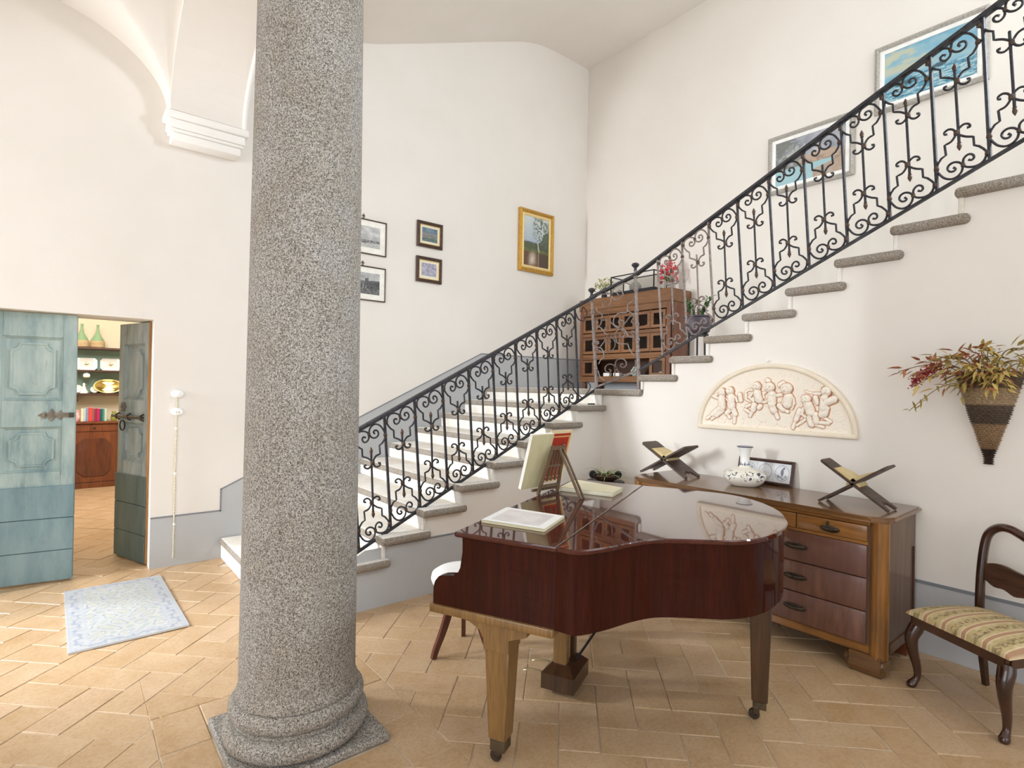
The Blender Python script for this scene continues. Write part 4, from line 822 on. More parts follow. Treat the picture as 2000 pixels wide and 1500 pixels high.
# ================================================================ FRAMED PRINT LEANING ON THE WALL
def frame(name, label, cat, origin, u, v, w, h, fw, depth, mf, fn, res, matw=0, mm=None, inner=None, mi=None, group=None, parts=True, hook=None):
    """picture frame: origin = lower left corner on the wall, u across, v up"""
    u = Vector(u).normalized(); v = Vector(v).normalized(); n = u.cross(v).normalized(); O = Vector(origin)
    r = empty(name, label, cat, tuple(O + u * w / 2), 0, group)
    def P(a, b, c): return tuple(O + u * a + v * b + n * c)
    def rail_(a0, b0, a1, b1, fwid, dep, base, mt, nm):
        m = MB(); A = [(a0, b0), (a1, b0), (a1, b1), (a0, b1)]; I = [(a0 + fwid, b0 + fwid), (a1 - fwid, b0 + fwid), (a1 - fwid, b1 - fwid), (a0 + fwid, b1 - fwid)]
        mid = [((p[0] * .45 + q[0] * .55), (p[1] * .45 + q[1] * .55)) for p, q in zip(A, I)]
        rows = [[m.bm.verts.new(P(p[0], p[1], c)) for p in S] for S, c in ((A, base), (A, base + dep * .7), (mid, base + dep), (I, base + dep * .6), (I, base))]
        for r1, r2 in zip(rows[:-1], rows[1:]):
            for q in range(4): m.bm.faces.new([r1[q], r1[(q + 1) % 4], r2[(q + 1) % 4], r2[q]])
        return m.build(nm, mt, r, smooth=None)
    rail_(0, 0, w, h, fw, depth, .002, mf, 'frame'); e = fw
    m = MB(); m.hexa([P(.004, .004, .001), P(w - .004, .004, .001), P(w - .004, h - .004, .001), P(.004, h - .004, .001), P(.004, .004, depth * .30), P(w - .004, .004, depth * .30), P(w - .004, h - .004, depth * .30), P(.004, h - .004, depth * .30)]); m.build('backing', mm or M['matboard'], r)
    if inner: rail_(e, e, w - e, h - e, inner, depth * .35, depth * .3, mi, 'inner_slip'); e += inner
    e += matw
    sheet('picture', lambda a, b: P(e + (w - 2 * e) * a, e + (h - 2 * e) * b, depth * .30 + .0015), res[0], res[1], fn, r)
    if hook:
        m = MB(); m.tube([P(w / 2, h, depth * .5), P(w / 2, h + .03, depth * .3)], .005, 5); m.tube([P(w / 2 - .016, h + .03, depth * .3), P(w / 2 + .016, h + .03, depth * .3)], .005, 5); m.tube([P(w / 2, h + .03, depth * .3), P(w / 2, h + .05, depth * .3)], .006, 5); m.build('hanging_hook', mf, r)
    return r
def tilesfn(U, V):
    im = np.ones(U.shape + (3,)) * np.array((226, 228, 232)); n = vnoise(U * 9, V * 4, 4); im = im * (.95 + .08 * n[..., None]); x = U * 3
    for i in range(3):
        d = np.hypot((x - i - .5), (V - .5)); im = over(im, (abs(d - .40) < .02) * .8, (150, 154, 170))
        if i == 1: im = over(im, (np.hypot((x - 1.5), V - .42) < .10) * (vnoise(x * 18, V * 18, 6) > .52), (90, 96, 120))
        if i == 2: im = over(im, (d < .34) * (V < .40) * (vnoise(x * 10, V * 16, 7) > .5), (130, 134, 152)); im = over(im, (np.hypot((x - 2.50) / .55, (V - .56)) < .16) * 1., (116, 118, 138)); im = over(im, (np.hypot(x - 2.58, V - .76) < .065) * 1., (116, 118, 138)); im = over(im, ((abs(x - 2.48) < .015) & (V < .45) & (V > .34)) * 1., (116, 118, 138))
        if i == 0: im = over(im, (d < .33) * (vnoise(x * 9, V * 9, 8) > .55), (140, 146, 164))
    for i in range(1, 3): im = over(im, (abs(x - i) < .012) * .7, (170, 172, 180))
    return im
fz = CT + .002; lean = Vector((.042, 0, .180)).normalized()
frame('framed_tiles', 'dark framed strip of three blue drawn tiles leaning behind the vase', 'picture', (4.108, 2.205, fz), (0, -1, 0), tuple(lean), .425, .186, .022, .022, M['darkframe'], tilesfn, (120, 44))
# ================================================================ UPHOLSTERED CHAIR
chd = Vector((-.486, -.874, 0)); chn = Vector((-.874, .486, 0)); chF = Vector((3.64, .92, 0)); crz = math.atan2(chd.y, chd.x)
chair = empty('dining_chair', 'dark mahogany chair with striped floral upholstered seat and curved back by the right wall', 'chair', tuple(chF), crz)
# local: x along the front edge (away), -y... y axis = chd rotated +90
fy = Vector((-chd.y, chd.x, 0)); sgn = 1 if fy.dot(chn) > 0 else -1      # sgn*local y = forward
def L3(a, b, z): return (a, sgn * b, z)
def seatfn(U, V):
    n = vnoise(U * 26, V * 26, 11, 3); n2 = vnoise(U * 60, V * 60, 12, 2); im = lerp((n - .35) * 2, (190, 170, 124), (216, 200, 160)); ph = (U * 5.2) % 1.0
    im = over(im, (ph < .20) * .9, (176, 136, 108)); im = over(im, (abs(ph - .22) < .025) * .9, (230, 214, 176)); im = over(im, (abs(ph - .98) < .025) * .9, (230, 214, 176)); im = over(im, (abs(ph - .62) < .18) * (n > .56) * .75, (142, 130, 88)); im = over(im, (abs(ph - .62) < .14) * (n2 > .62) * .7, (112, 78, 60)); return im
def seatpos(u, v):
    a = -.03 + .54 * u; b = .03 - .44 * v; w0 = 1 - .12 * v; a = .24 + (a - .24) * w0
    ed = max(0, (4 * u * (1 - u))) ** .30 * max(0, (4 * v * (1 - v))) ** .30; return L3(a, b, .392 + .072 * ed)
inv_ = WM[chair.name]
sheet('seat', lambda u, v: tuple(inv_ @ Vector(seatpos(u, v))), 110, 80, seatfn, chair, M['cloth'], 180)
m = MB(); P = [(-.022, .024), (.502, .024), (.475, -.40), (.005, -.40)]
m.prism([L3(a, b, 0)[:2] for a, b in P], .345, .396); bmesh.ops.bevel(m.bm, geom=[e for e in m.bm.edges if abs(e.verts[0].co.z - e.verts[1].co.z) > .01], offset=.022, segments=3, affect='EDGES'); m.build('seat_rail', M['chairwood'], chair, local=True, smooth=40)
for a, s_ in ((.012, -1), (.468, 1)):
    m = MB(); P = [(a, -.012, .345), (a + s_ * .006, .0, .315), (a + s_ * .012, .018, .27), (a + s_ * .010, .012, .20), (a + s_ * .004, -.008, .12), (a + s_ * .002, -.012, .06), (a + s_ * .008, .004, .028), (a + s_ * .012, .016, .012), (a + s_ * .012, .018, .0)]
    m.tube(crom([L3(*p) for p in P], 3), [.036, .036, .037, .037, .036, .035, .033, .031, .029, .027, .025, .023, .021, .0195, .018, .017, .0165, .018, .020, .022, .023, .0235, .022, .020, .017], 10); m.build('leg', M['chairwood'], chair, local=True, smooth=60)
for a in (.045, .435):
    m = MB(); m.tube([L3(a, -.385, .36), L3(a, -.395, .18), L3(a, -.42, 0)], [.024, .021, .017], 4); m.build('leg', M['chairwood'], chair, local=True)
bp = [(.035, -.385, .36), (.030, -.392, .50), (.026, -.405, .64), (.026, -.425, .77), (.040, -.438, .838), (.085, -.446, .877), (.14, -.45, .883), (.20, -.452, .862), (.245, -.454, .845)]
full = bp + [(.49 - a, b, z) for a, b, z in bp[::-1][1:]]
m = MB(); m.tube(crom([L3(*p) for p in full], 4), .023, 8); m.build('back_frame', M['chairwood'], chair, local=True, smooth=60)
m = MB(); nS = 24; top_ = []; bot_ = []
for i in range(nS + 1):
    t = i / nS; a = .045 + .40 * t; s2 = math.sin(PI * t); b = -.408 - .006 * s2; top_.append((a, b, .672 + .012 * math.sin(3 * PI * t) - .028 * s2 * 0 + .01 * s2)); bot_.append((a, b, .578 - .032 * s2 + .006 * math.cos(8 * PI * t)))
V_ = [[m.bm.verts.new(L3(a, b + o_, z)) for a, b, z in S] for S in (top_, bot_) for o_ in (.009, -.009)]
for r1, r2 in ((0, 2), (1, 3), (0, 1), (2, 3)):
    for i in range(nS): m.bm.faces.new([V_[r1][i], V_[r1][i + 1], V_[r2][i + 1], V_[r2][i]])
m.build('splat', M['splatwood'], chair, local=True, smooth=30)
# ================================================================ LUNETTE RELIEF ON THE WALL
rel = empty('lunette_relief', 'half-round cream plaster relief of singing cherubs on the right wall above the chest', 'relief', (XB, 1.975, 1.30))
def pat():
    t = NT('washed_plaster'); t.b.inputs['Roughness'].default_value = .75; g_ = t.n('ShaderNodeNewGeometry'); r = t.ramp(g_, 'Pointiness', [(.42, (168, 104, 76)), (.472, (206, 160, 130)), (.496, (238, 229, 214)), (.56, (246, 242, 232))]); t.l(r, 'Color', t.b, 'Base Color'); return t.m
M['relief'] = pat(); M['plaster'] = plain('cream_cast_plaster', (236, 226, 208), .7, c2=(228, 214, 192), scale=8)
ry0, ry1, rz0, rz1 = 1.378, 2.572, 1.292, 1.812; ryc = (ry0 + ry1) / 2; ra = (ry1 - ry0) / 2; rh = rz1 - rz0
nu, nv = 330, 150; u = np.linspace(0, 1, nu + 1); v = np.linspace(0, 1, nv + 1)
YY = np.zeros((nv + 1, nu + 1)); ZZ = np.zeros_like(YY)
for j in range(nv + 1):
    z = rz0 + .03 + (rh - .055) * v[j]; hw = (ra - .025) * math.sqrt(max(1e-4, 1 - ((z - rz0) / (rh - .015)) ** 2)); YY[j] = ryc + hw * (1 - 2 * u); ZZ[j] = z
CH2 = [(a, b, c, d, r * 1.16) for a, b, c, d, r in CHERUBS]
f1 = smin_relief(CH2, YY, ZZ, 4); f2 = smin_relief([(y, z, y, z, r) for y, z, r in CLOUDS], YY, ZZ, 2) * .07 * (0.3 + 1.4 * vnoise(YY * 16, ZZ * 16, 5))
hd = [c for c in CHERUBS if abs(c[0] - c[2]) < .004 and abs(c[1] - c[3]) < .004 and c[4] > .028]; rq = random.Random(2); cur = []
for (y, z, _a, _b, r) in hd:
    for k_ in range(11): a = PI * (-.15 + 1.3 * k_ / 10); q = rq.uniform(.62, .92) * r; cur.append((y + q * math.cos(a), z + q * math.sin(a), y + q * math.cos(a), z + q * math.sin(a), r * .27))
    for e_ in (-1, 1): cur.append((y + e_ * r * .38, z - r * .28, y + e_ * r * .38, z - r * .28, r * .26))
    cur.append((y, z - r * .12, y, z - r * .22, r * .14))
f1 = f1 + .55 * smin_relief(cur, YY, ZZ, 4)
D = f1 * (.95 + .30 * (vnoise(YY * 42, ZZ * 42, 9, 2) - .5)) + f2 + .0028 * (vnoise(YY * 60, ZZ * 60, 8) - .5)
Pn = np.stack([XB - .020 - D, YY, ZZ], -1).reshape(-1, 3) - np.array(rel.location)
me = bpy.data.meshes.new('figures'); me.from_pydata([tuple(p) for p in Pn], [], [(j * (nu + 1) + i, j * (nu + 1) + i + 1, (j + 1) * (nu + 1) + i + 1, (j + 1) * (nu + 1) + i) for j in range(nv) for i in range(nu)])
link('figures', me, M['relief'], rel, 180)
m = MB(); nA = 40; arc = [(ryc + ra * math.cos(PI * i / nA), rz0 + rh * math.sin(PI * i / nA)) for i in range(nA + 1)]
m.prism(arc, XB - .001, XB - .018, 'x'); m.build('back_panel', M['plaster'], rel)
m = MB(); m.tube([(XB - .022, a, b) for a, b in [(ryc + (ra - .014) * math.cos(PI * i / nA), rz0 + .014 + (rh - .028) * math.sin(PI * i / nA)) for i in range(nA + 1)]], .019, 8); m.build('arched_border', M['plaster'], rel, smooth=60)
m = MB(); m.box(XB - .045, ry0, rz0 - .002, XB - .001, ry1, rz0 + .03, .010, 3); m.build('bottom_border', M['plaster'], rel, smooth=40)
m = MB(); m.tube([(XB, 2.0, 1.833), (XB - .03, 2.0, 1.836)], .006, 6); m.ball((XB - .03, 2.0, 1.836), .010); tag(m.build('wall_nail', M['whiteceramic'], smooth=60), 'small white nail hook in the wall just above the cherub relief', 'nail')
# ================================================================ WALL BASKET WITH DRIED NANDINA
BKc = Vector((XB - .012, .71, 0)); bz0, bz1 = 1.205, 1.73
bask = empty('wall_basket', 'cone shaped woven wicker wall basket hanging on the right wall above the chair', 'basket', (XB - .01, .70, 1.2))
def wick():
    t = NT('woven_wicker'); t.b.inputs['Roughness'].default_value = .75; m = t.coord(); sp = t.n('ShaderNodeSeparateXYZ'); t.l(m, 'Vector', sp, 'Vector')
    r = t.ramp(sp, 'Z', [(.0, (72, 54, 44)), (.09, (66, 48, 40)), (.10, (156, 128, 94)), (.235, (150, 122, 90)), (.245, (92, 76, 62)), (.345, (96, 80, 66)), (.355, (176, 152, 120)), (.44, (168, 144, 112)), (.45, (96, 78, 62))])
    n = t.noise(m, 90, 3); f = t.ramp(n, 'Fac', [(.3, (170, 160, 150)), (.7, (255, 255, 255))]); x = t.mix(.8, (r, 'Color'), (f, 'Color'), 'MULTIPLY'); t.l(x, 2, t.b, 'Base Color'); return t.m
M['weave'] = wick()
def brad(z): t = (z - bz0) / (bz1 - bz0); return .014 + .004 * (t < .1) + .150 * max(0, (t - .07)) ** .92
nr = 42; m = MB(); mm_ = 56
def bpos(u, v):
    z = bz0 + (bz1 - bz0) * v; a = PI * (u - .0); r = brad(z); row = v * nr; amp = .006 if .10 < v < .28 or .43 < v < .6 else .0038
    r += amp * math.sin(row * 2 * PI / 1.0) * (1 if amp < .005 else .7) + amp * .9 * math.sin(u * mm_ * PI / 2.6 + (PI if int(row) % 2 else 0))
    yc = .70 + .02 * (v) * 0 + .005; return (XB - .004 - r * 1.05 * math.sin(a) , yc + r * 1.02 * math.cos(a), z)
m.grid(112, 168, bpos); m.build('woven_body', M['weave'], bask, smooth=180)
m = MB(); m.tube([bpos(i / 20, 1.0) for i in range(21)], .011, 6); m.build('rim', M['weave'], bask, smooth=60)
nan = empty('dried_branches', 'spray of dried yellow and rust leaves with red berries spilling from the wall basket', 'dried plant', (XB - .1, .70, 1.70))
lc = {'y': plain('yellow_dry_leaf', (190, 164, 84), .7, c2=(206, 184, 116), scale=20), 'o': plain('olive_dry_leaf', (140, 124, 62), .7, c2=(164, 144, 80), scale=20), 'r': plain('rust_dry_leaf', (150, 92, 60), .7, c2=(176, 116, 78), scale=20)}
def leafmesh(mt):
    me = bpy.data.meshes.new('leaf'); P = [(0, 0, 0), (.25, .13, .03), (.6, .10, .02), (1, 0, -.08), (.6, -.10, .02), (.25, -.13, .03), (.3, 0, -.015), (.65, 0, -.03)]
    me.from_pydata(P, [], [(0, 6, 1), (1, 6, 7, 2), (2, 7, 3), (0, 5, 6), (5, 4, 7, 6), (4, 3, 7)]); me.materials.append(mt); me.polygons.foreach_set('use_smooth', [True] * 6); return me
lm = {k: leafmesh(v) for k, v in lc.items()}
rb = random.Random(5); stems = MB(); berries = MB(); origin = Vector((XB - .10, .70, 1.70)); ninv = WM[nan.name].inverted()
ends = [((-.10, .40, .04), 'r', 10), ((-.12, .33, -.06), 'r', 11), ((-.10, .345, -.20), 'o', 9), ((-.14, .24, .10), 'r', 12), ((-.16, .16, .10), 'o', 11), ((-.10, .02, .15), 'r', 10), ((-.16, -.04, .16), 'y', 11), ((-.18, .06, .02), 'y', 12), ((-.2, -.10, .02), 'y', 13), ((-.12, -.20, .06), 'o', 12), ((-.10, -.26, .03), 'y', 12), ((-.18, -.05, -.08), 'y', 10), ((-.16, .10, -.10), 'o', 8), ((-.18, -.12, -.08), 'y', 9), ((-.06, -.16, .16), 'o', 9), ((-.06, .14, .13), 'r', 10), ((-.05, -.02, .09), 'o', 10), ((-.14, .28, .03), 'r', 10)]
for e, kind, nl in ends:
    E_ = origin + Vector(e); mid = origin.lerp(E_, .5) + Vector((-.03, 0, .06)); C_ = crom([origin + Vector((0, 0, -.05)), mid, E_], 6)
    stems.tube(C_, .0028, 4)
    for q in range(nl * 2):
        t = rb.uniform(.22, 1.0); p = C_[min(len(C_) - 1, int(t * (len(C_) - 1)))] + Vector((rb.uniform(-.025, .012), rb.uniform(-.03, .03), rb.uniform(-.025, .03)))
        k = kind if rb.random() < .7 else rb.choice('yor'); o = bpy.data.objects.new('leaf', lm[k]); COL.objects.link(o); o.parent = nan
        dirv = ((E_ - origin).normalized() * .6 + Vector((rb.uniform(-.7, .3), rb.uniform(-.9, .9), rb.uniform(-1.0, .4)))).normalized(); q_ = dirv.to_track_quat('X', 'Z').to_matrix().to_4x4()
        s_ = rb.uniform(.05, .085); p.x = min(p.x, XB - .085)
        o.matrix_local = ninv @ Matrix.Translation(p) @ q_ @ Matrix.Rotation(rb.uniform(-.8, .8), 4, 'X') @ Matrix.Scale(s_, 4)
for q in range(420):
    t = rb.gauss(0, .5); u_ = rb.random(); c = Vector((XB - .16 + rb.gauss(0, .02), .70 + .20 + .14 * u_ + rb.gauss(0, .012), 1.775 - .11 * u_ ** 1.5 + rb.gauss(0, .016))); berries.ball(c, rb.uniform(.0035, .0055), 5, 4)
stems.build('stems', plain('twig', (120, 98, 60), .8), nan); o = berries.build('berries', plain('red_berry', (150, 40, 52), .4, c2=(176, 56, 66), scale=50), nan, smooth=180); o['kind'] = 'stuff'
# ================================================================ PLANT TABLE IN THE CORNER
PT = Vector((3.86, 3.34, 0))
pt = empty('plant_table', 'low round black metal plant table behind the piano in the corner', 'table', tuple(PT))
m = MB(); m.lathe([(.001, .735), (.165, .735), (.172, .742), (.172, .757), (.165, .760), (.001, .756)], tuple(PT), 28); m.build('table_top', M['blackpaint'], pt, smooth=40)
for a in (30, 150, 270):
    ca, sa = math.cos(math.radians(a)), math.sin(math.radians(a)); m = MB(); m.tube(crom([PT + Vector((ca * .165, sa * .165, .75)), PT + Vector((ca * .19, sa * .19, .70)), PT + Vector((ca * .14, sa * .14, .45)), PT + Vector((ca * .12, sa * .12, .2)), PT + Vector((ca * .19, sa * .19, .0))], 4), .009, 6); m.build('leg', M['blackpaint'], pt, smooth=60)
pw_ = empty('spider_plant', 'small green spider plant in a dark bowl with round black handles', 'potted plant', (PT.x, PT.y, .761))
m = MB(); m.lathe([(.001, .762), (.07, .762), (.10, .785), (.112, .81), (.106, .812), (.09, .79), (.001, .785)], tuple(PT), 24, sx=1.1, sy=1.1); m.build('bowl', M['darkframe'], pw_, smooth=60)
for s_ in (-1, 1):
    m = MB(); c = PT + Vector((cR.x, cR.y, 0)) * (.115 * s_) + Vector((0, 0, .815)); m.lathe([(.001, -.012), (.032, -.010), (.036, 0), (.032, .010), (.001, .012)], (0, 0, 0), 18, M=Matrix.Translation(c) @ Vector((cF.x, cF.y, 0)).to_track_quat('Z', 'Y').to_matrix().to_4x4()); m.build('handle', M['blackpaint'], pw_, smooth=50)
m = MB(); m.ball((PT.x, PT.y, .795), .085, 12, 5, sz=.25); m.build('soil', plain('potting_soil', (92, 62, 50), .9, c2=(120, 84, 66), scale=60), pw_)
rb = random.Random(3)
for i in range(26):
    a = rb.uniform(0, 2 * PI); L_ = rb.uniform(.10, .22); hh = rb.uniform(.02, .13); c, s_ = math.cos(a), math.sin(a); m = MB(); prev = None
    for j in range(7):
        t = j / 6; p = PT + Vector((c * (.02 + L_ * t), s_ * (.02 + L_ * t), .80 + hh * 1.8 * t - (hh * 1.2 + .03) * t * t)); w = .006 * (1 - t) ** .6 + .0006; row = [m.bm.verts.new(p + Vector((-s_ * w, c * w, 0))), m.bm.verts.new(p + Vector((0, 0, -.002))), m.bm.verts.new(p + Vector((s_ * w, -c * w, 0)))]
        if prev: m.bm.faces.new([prev[0], prev[1], row[1], row[0]]); m.bm.faces.new([prev[1], prev[2], row[2], row[1]])
        prev = row
    m.build('leaf', M['palegreen'] if i % 3 else M['leaf'], pw_, smooth=180)
# ================================================================ PICTURES
def engr1(U, V):
    n = vnoise(U * 7, V * 6, 21); im = lerp((n - .3) * 1.6, (168, 168, 168), (222, 222, 220)); g = vnoise(U * 30, V * 30, 22)
    hill = .62 + .12 * np.sin(U * 5 + 1); im = over(im, (V < hill) * .35, (150, 150, 152)); im = over(im, (V < .36) * 1., (150, 150, 148)); im = over(im, (V < .36) * (g > .5) * .8, (70, 70, 72))
    im = over(im, (V < .14 + .1 * U) * (g > .42) * .8, (216, 216, 212)); im = over(im, (np.hypot((U - .3) * 2, V - .5) < .22) * .5, (205, 205, 205)); return im
def engr2(U, V):
    n = vnoise(U * 6, V * 5, 31); im = lerp((n - .3) * 1.8, (150, 152, 154), (216, 216, 214)); g = vnoise(U * 34, V * 34, 32); im = over(im, (V < .58 - .04 * np.cos(U * 6)) * 1., (128, 128, 126))
    im = over(im, (V < .58) * (V > .46) * ((U * 22) % 1 < .5) * .7, (60, 60, 62)); im = over(im, (V < .46) * (V > .28) * ((U * 11) % 1 < .45) * .8, (48, 48, 50)); im = over(im, (abs(U - .62) < .05) * (V < .74) * (V > .4), (86, 86, 88)); im = over(im, (U > .62) * (V < .62 + .1 * (U - .62)) * (V > .2), (84, 84, 86)); im = over(im, (U > .62) * (V < .6) * (g > .55) * (V > .2) * .8, (40, 40, 42))
    im = over(im, (V < .26) * 1., (120, 120, 118)); im = over(im, (V < .26) * (g > .52) * .8, (60, 60, 62)); im = over(im, (np.hypot((U - .2) * 1.6, V - .16) < .18) * .8, (206, 206, 202)); return im
def small1(U, V):
    n = vnoise(U * 6, V * 5, 41); g = vnoise(U * 26, V * 22, 42); im = lerp(n, (70, 92, 112), (132, 152, 164)); im = over(im, (V < .55) * 1., (104, 108, 106)); im = over(im, (V < .55) * (g > .5) * .7, (160, 150, 140)); im = over(im, (V < .3) * 1., (74, 96, 92)); im = over(im, (V < .3) * (g > .55) * .6, (130, 146, 140)); im = over(im, (abs(V - .58) < .03) * .5, (186, 160, 150)); im = over(im, (V > .97) + (V < .05) + (U < .03) + (U > .97), (210, 210, 196)); return im
def small2(U, V):
    n = vnoise(U * 9, V * 8, 51); im = lerp((n - .3) * 1.9, (150, 146, 166), (206, 204, 214)); g = vnoise(U * 22, V * 20, 52); im = over(im, (g > .62) * .6, (116, 112, 140)); im = over(im, (V < .07) * 1., (216, 212, 206)); return im
def birch(U, V):
    n = vnoise(U * 5, V * 7, 61); g = vnoise(U * 20, V * 30, 62); im = lerp(V * 1.2 - .2 + .3 * (n - .5), (150, 168, 190), (206, 214, 214)); im = over(im, (V < .5) * (V > .38) * (U < .55) * .8, (116, 124, 176))
    im = over(im, (V < .44 + .1 * n) * 1., (86, 94, 66)); im = over(im, (U > .45) * (V < .36 + .55 * (U - .3) + .25 * (n - .5)) * .9, (74, 84, 66)); im = over(im, (U > .6) * (V < .95) * (V > .4) * (g > .46) * .7, (92, 108, 92))
    im = over(im, (V < .30) * 1., (104, 76, 54)); im = over(im, np.clip((.24 - np.hypot((U - .35) * 1.1, (V - .14) * 1.3) + .14 * (n - .5)) / .18, 0, 1) * .85, (222, 214, 204)); im = over(im, (V < .3) * (U > .6) * .6, (66, 60, 50)); im = over(im, (V < .36) * (V > .28) * (g > .4) * .8, (110, 118, 60))
    cr = np.clip((.34 - np.hypot((U - .58) * 1.2, (V - .84)) + .3 * (n - .5)) / .15, 0, 1) * np.clip((g - .40) / .12, 0, 1); im = over(im, cr * .75, (84, 100, 82)); tx = .60 + .04 * np.sin(V * 9); im = over(im, (abs(U - tx) < .022) * (V > .30) * .95, (198, 196, 184)); im = over(im, (abs(U - tx) < .022) * (V > .30) * (g > .58), (92, 84, 74)); im = over(im, (abs(U - .60) < .018) * (V < .29) * .5, (186, 172, 150)); return im
def lake(U, V):
    n = vnoise(U * 5, V * 5, 71); g = vnoise(U * 16, V * 18, 72); im = lerp((n - .25) * 1.7, (128, 134, 144), (186, 188, 196)); im = over(im, (U < .42 - .3 * abs(V - .6)) * (V > .3) * (g > .40) * .7, (112, 116, 106)); im = over(im, (np.hypot((U - .3), (V - .72)) < .16) * (g > .5) * .6, (206, 208, 208))
    im = over(im, (V < .52 - .05 * np.sin(U * 7)) * (U > .35) * .9, (186, 162, 140)); im = over(im, (V < .46) * (U > .3) * (g > .50) * .7, (146, 130, 120)); im = over(im, (V < .34) * (U < .85) * 1., (160, 196, 204)); im = over(im, (V < .30 * U + .02) * (U > .55) * 1., (178, 156, 138)); im = over(im, (V < .2) * (g > .55) * .3, (176, 206, 210)); return im
def sea(U, V):
    n = vnoise(U * 4 + V * 2, V * 7 - U * 2, 81); g = vnoise(U * 14, V * 50, 82); im = lerp((n - .3) * 1.7, (120, 172, 196), (184, 202, 200)); im = over(im, (n > .60) * (V > .5) * .55, (206, 194, 156)); im = over(im, (V < .40) * 1., (92, 150, 176)); im = over(im, (V < .40) * (g > .56) * .75, (196, 216, 216)); im = over(im, (V < .40) * (g < .38) * .6, (48, 98, 122))
    im = over(im, (np.hypot((U - .62) / 2.2, V - .42) < .035) * .9, (60, 84, 96)); im = over(im, (np.hypot((U - .22) / 2.0, V - .30) < .05) * .9, (56, 96, 108)); return im
X_, Z_ = (1, 0, 0), (0, 0, 1); yw = YW - .003
frame('engraving', 'thin dark framed grey engraving of a misty town, upper of two half behind the column', 'picture', (2.172, yw, 2.995), X_, Z_, .531, .373, .012, .02, M['darkframe'], engr1, (90, 60), .062, M['matboard'], hook=1)
frame('engraving', 'thin dark framed grey engraving of an arcaded abbey, lower of two half behind the column', 'picture', (2.172, yw, 2.500), X_, Z_, .531, .368, .012, .02, M['darkframe'], engr2, (90, 60), .058, M['matboard'], hook=1)
frame('small_print', 'small brown framed blue landscape print, upper of the two small frames', 'picture', (3.078, yw, 3.194), X_, Z_, .336, .294, .036, .03, M['darkframe'], small1, (60, 50), .016, M['creammat'], .010, M['goldlight'])
frame('small_print', 'small brown framed pale lilac print, lower of the two small frames', 'picture', (3.075, yw, 2.791), X_, Z_, .336, .291, .036, .03, M['darkframe'], small2, (60, 50), .022, M['creammat'], .010, M['goldlight'])
frame('birch_painting', 'gilt framed tall painting of a birch tree by a pond', 'painting', (4.58, yw, 3.143), X_, Z_, .612, .825, .048, .05, M['gold'], birch, (70, 100), 0, M['creammat'], .035, M['goldlight'])
mY = (0, -1, 0); xw = XW - .003
frame('lake_painting', 'white and silver framed painting of a grey lake shore, lower one above the stairs', 'painting', (xw, 2.842, 3.710), mY, Z_, .834, .615, .042, .04, M['silverframe'], lake, (100, 74), 0, M['creammat'], .036, M['whiteframe'])
frame('sea_painting', 'white and silver framed painting of a blue sea, upper one above the stairs', 'painting', (xw, 1.845, 4.210), mY, Z_, .826, .62, .042, .04, M['silverframe'], sea, (110, 80), 0, M['creammat'], .036, M['whiteframe'])
# ================================================================ CABINET ON THE LANDING
KX, KY0, KY1, KZ0, KZ1 = 5.45, 3.77, 5.215, 1.690, 2.800
cab = empty('landing_cabinet', 'warm brown wooden cabinet with rows of small glazed doors on the stair landing', 'cabinet', (5.65, (KY0 + KY1) / 2, ZL))
def cb(name, x0, y0, z0, x1, y1, z1, mt='cabinet', bev=.004, par=None): m = MB(); m.box(x0, y0, z0, x1, y1, z1, bev, 1); return m.build(name, M[mt], par or cab)
cb('side_panel', KX + .006, KY0, KZ0, KX + .40, KY0 + .028, KZ1 - .15, 'cabinetv'); cb('side_panel', KX + .006, KY1 - .028, KZ0, KX + .40, KY1, KZ1 - .15, 'cabinetv')
cb('back_panel', KX + .385, KY0, KZ0, KX + .398, KY1, KZ1, 'shelfwood'); cb('frieze', KX - .014, KY0 - .014, KZ1 - .155, KX + .402, KY1 + .014, KZ1 - .012, 'cabinet', .008); cb('top', KX - .004, KY0 - .004, KZ1 - .012, KX + .40, KY1 + .004, KZ1, 'cabinet')
cb('base_rail', KX, KY0, KZ0, KX + .39, KY1, KZ0 + .075, 'cabinet'); 
for y in (KY0 + .03, KY1 - .09):
    for x in (KX + .02, KX + .33): cb('foot', x, y, ZL + .001, x + .055, y + .06, KZ0, 'cabinetv')
cb('stile', KX, KY0 + .0, KZ0 + .07, KX + .03, KY0 + .06, KZ1 - .15, 'cabinetv'); cb('stile', KX, KY1 - .06, KZ0 + .07, KX + .03, KY1, KZ1 - .15, 'cabinetv')
cb('rail', KX + .002, KY0 + .05, 2.570, KX + .03, KY1 - .05, KZ1 - .15)
ncol = 6; wcol = (KY1 - KY0 - .12) / ncol
for (z0, z1) in ((2.345, 2.555), (2.065, 2.285)):
    cb('shelf', KX + .004, KY0 + .03, z0 - .055, KX + .38, KY1 - .03, z0 - .010); cb('shelf', KX + .03, KY0 + .03, z1 + .03, KX + .38, KY1 - .03, z1 + .04)
    for i in range(ncol):
        a, b_ = KY0 + .06 + i * wcol, KY0 + .06 + (i + 1) * wcol; m = MB(); f_ = .045
        for q in ((a + .006, z0, a + f_, z1), (b_ - f_, z0, b_ - .006, z1), (a + f_, z0, b_ - f_, z0 + f_ * .8), (a + f_, z1 - f_ * .8, b_ - f_, z1)): m.box(KX - .004, q[0], q[1], KX + .02, q[2], q[3])
        o = m.build('door', M['cabinet'], cab); m = MB(); m.box(KX + .008, a + f_, z0 + .036, KX + .011, b_ - f_, z1 - .036); m.build('pane', M['glass'], o)
        if i: cb('divider', KX + .0, a - .006, z0 - .01, KX + .37, a + .006, z1 + .03, 'cabinetv', 0)
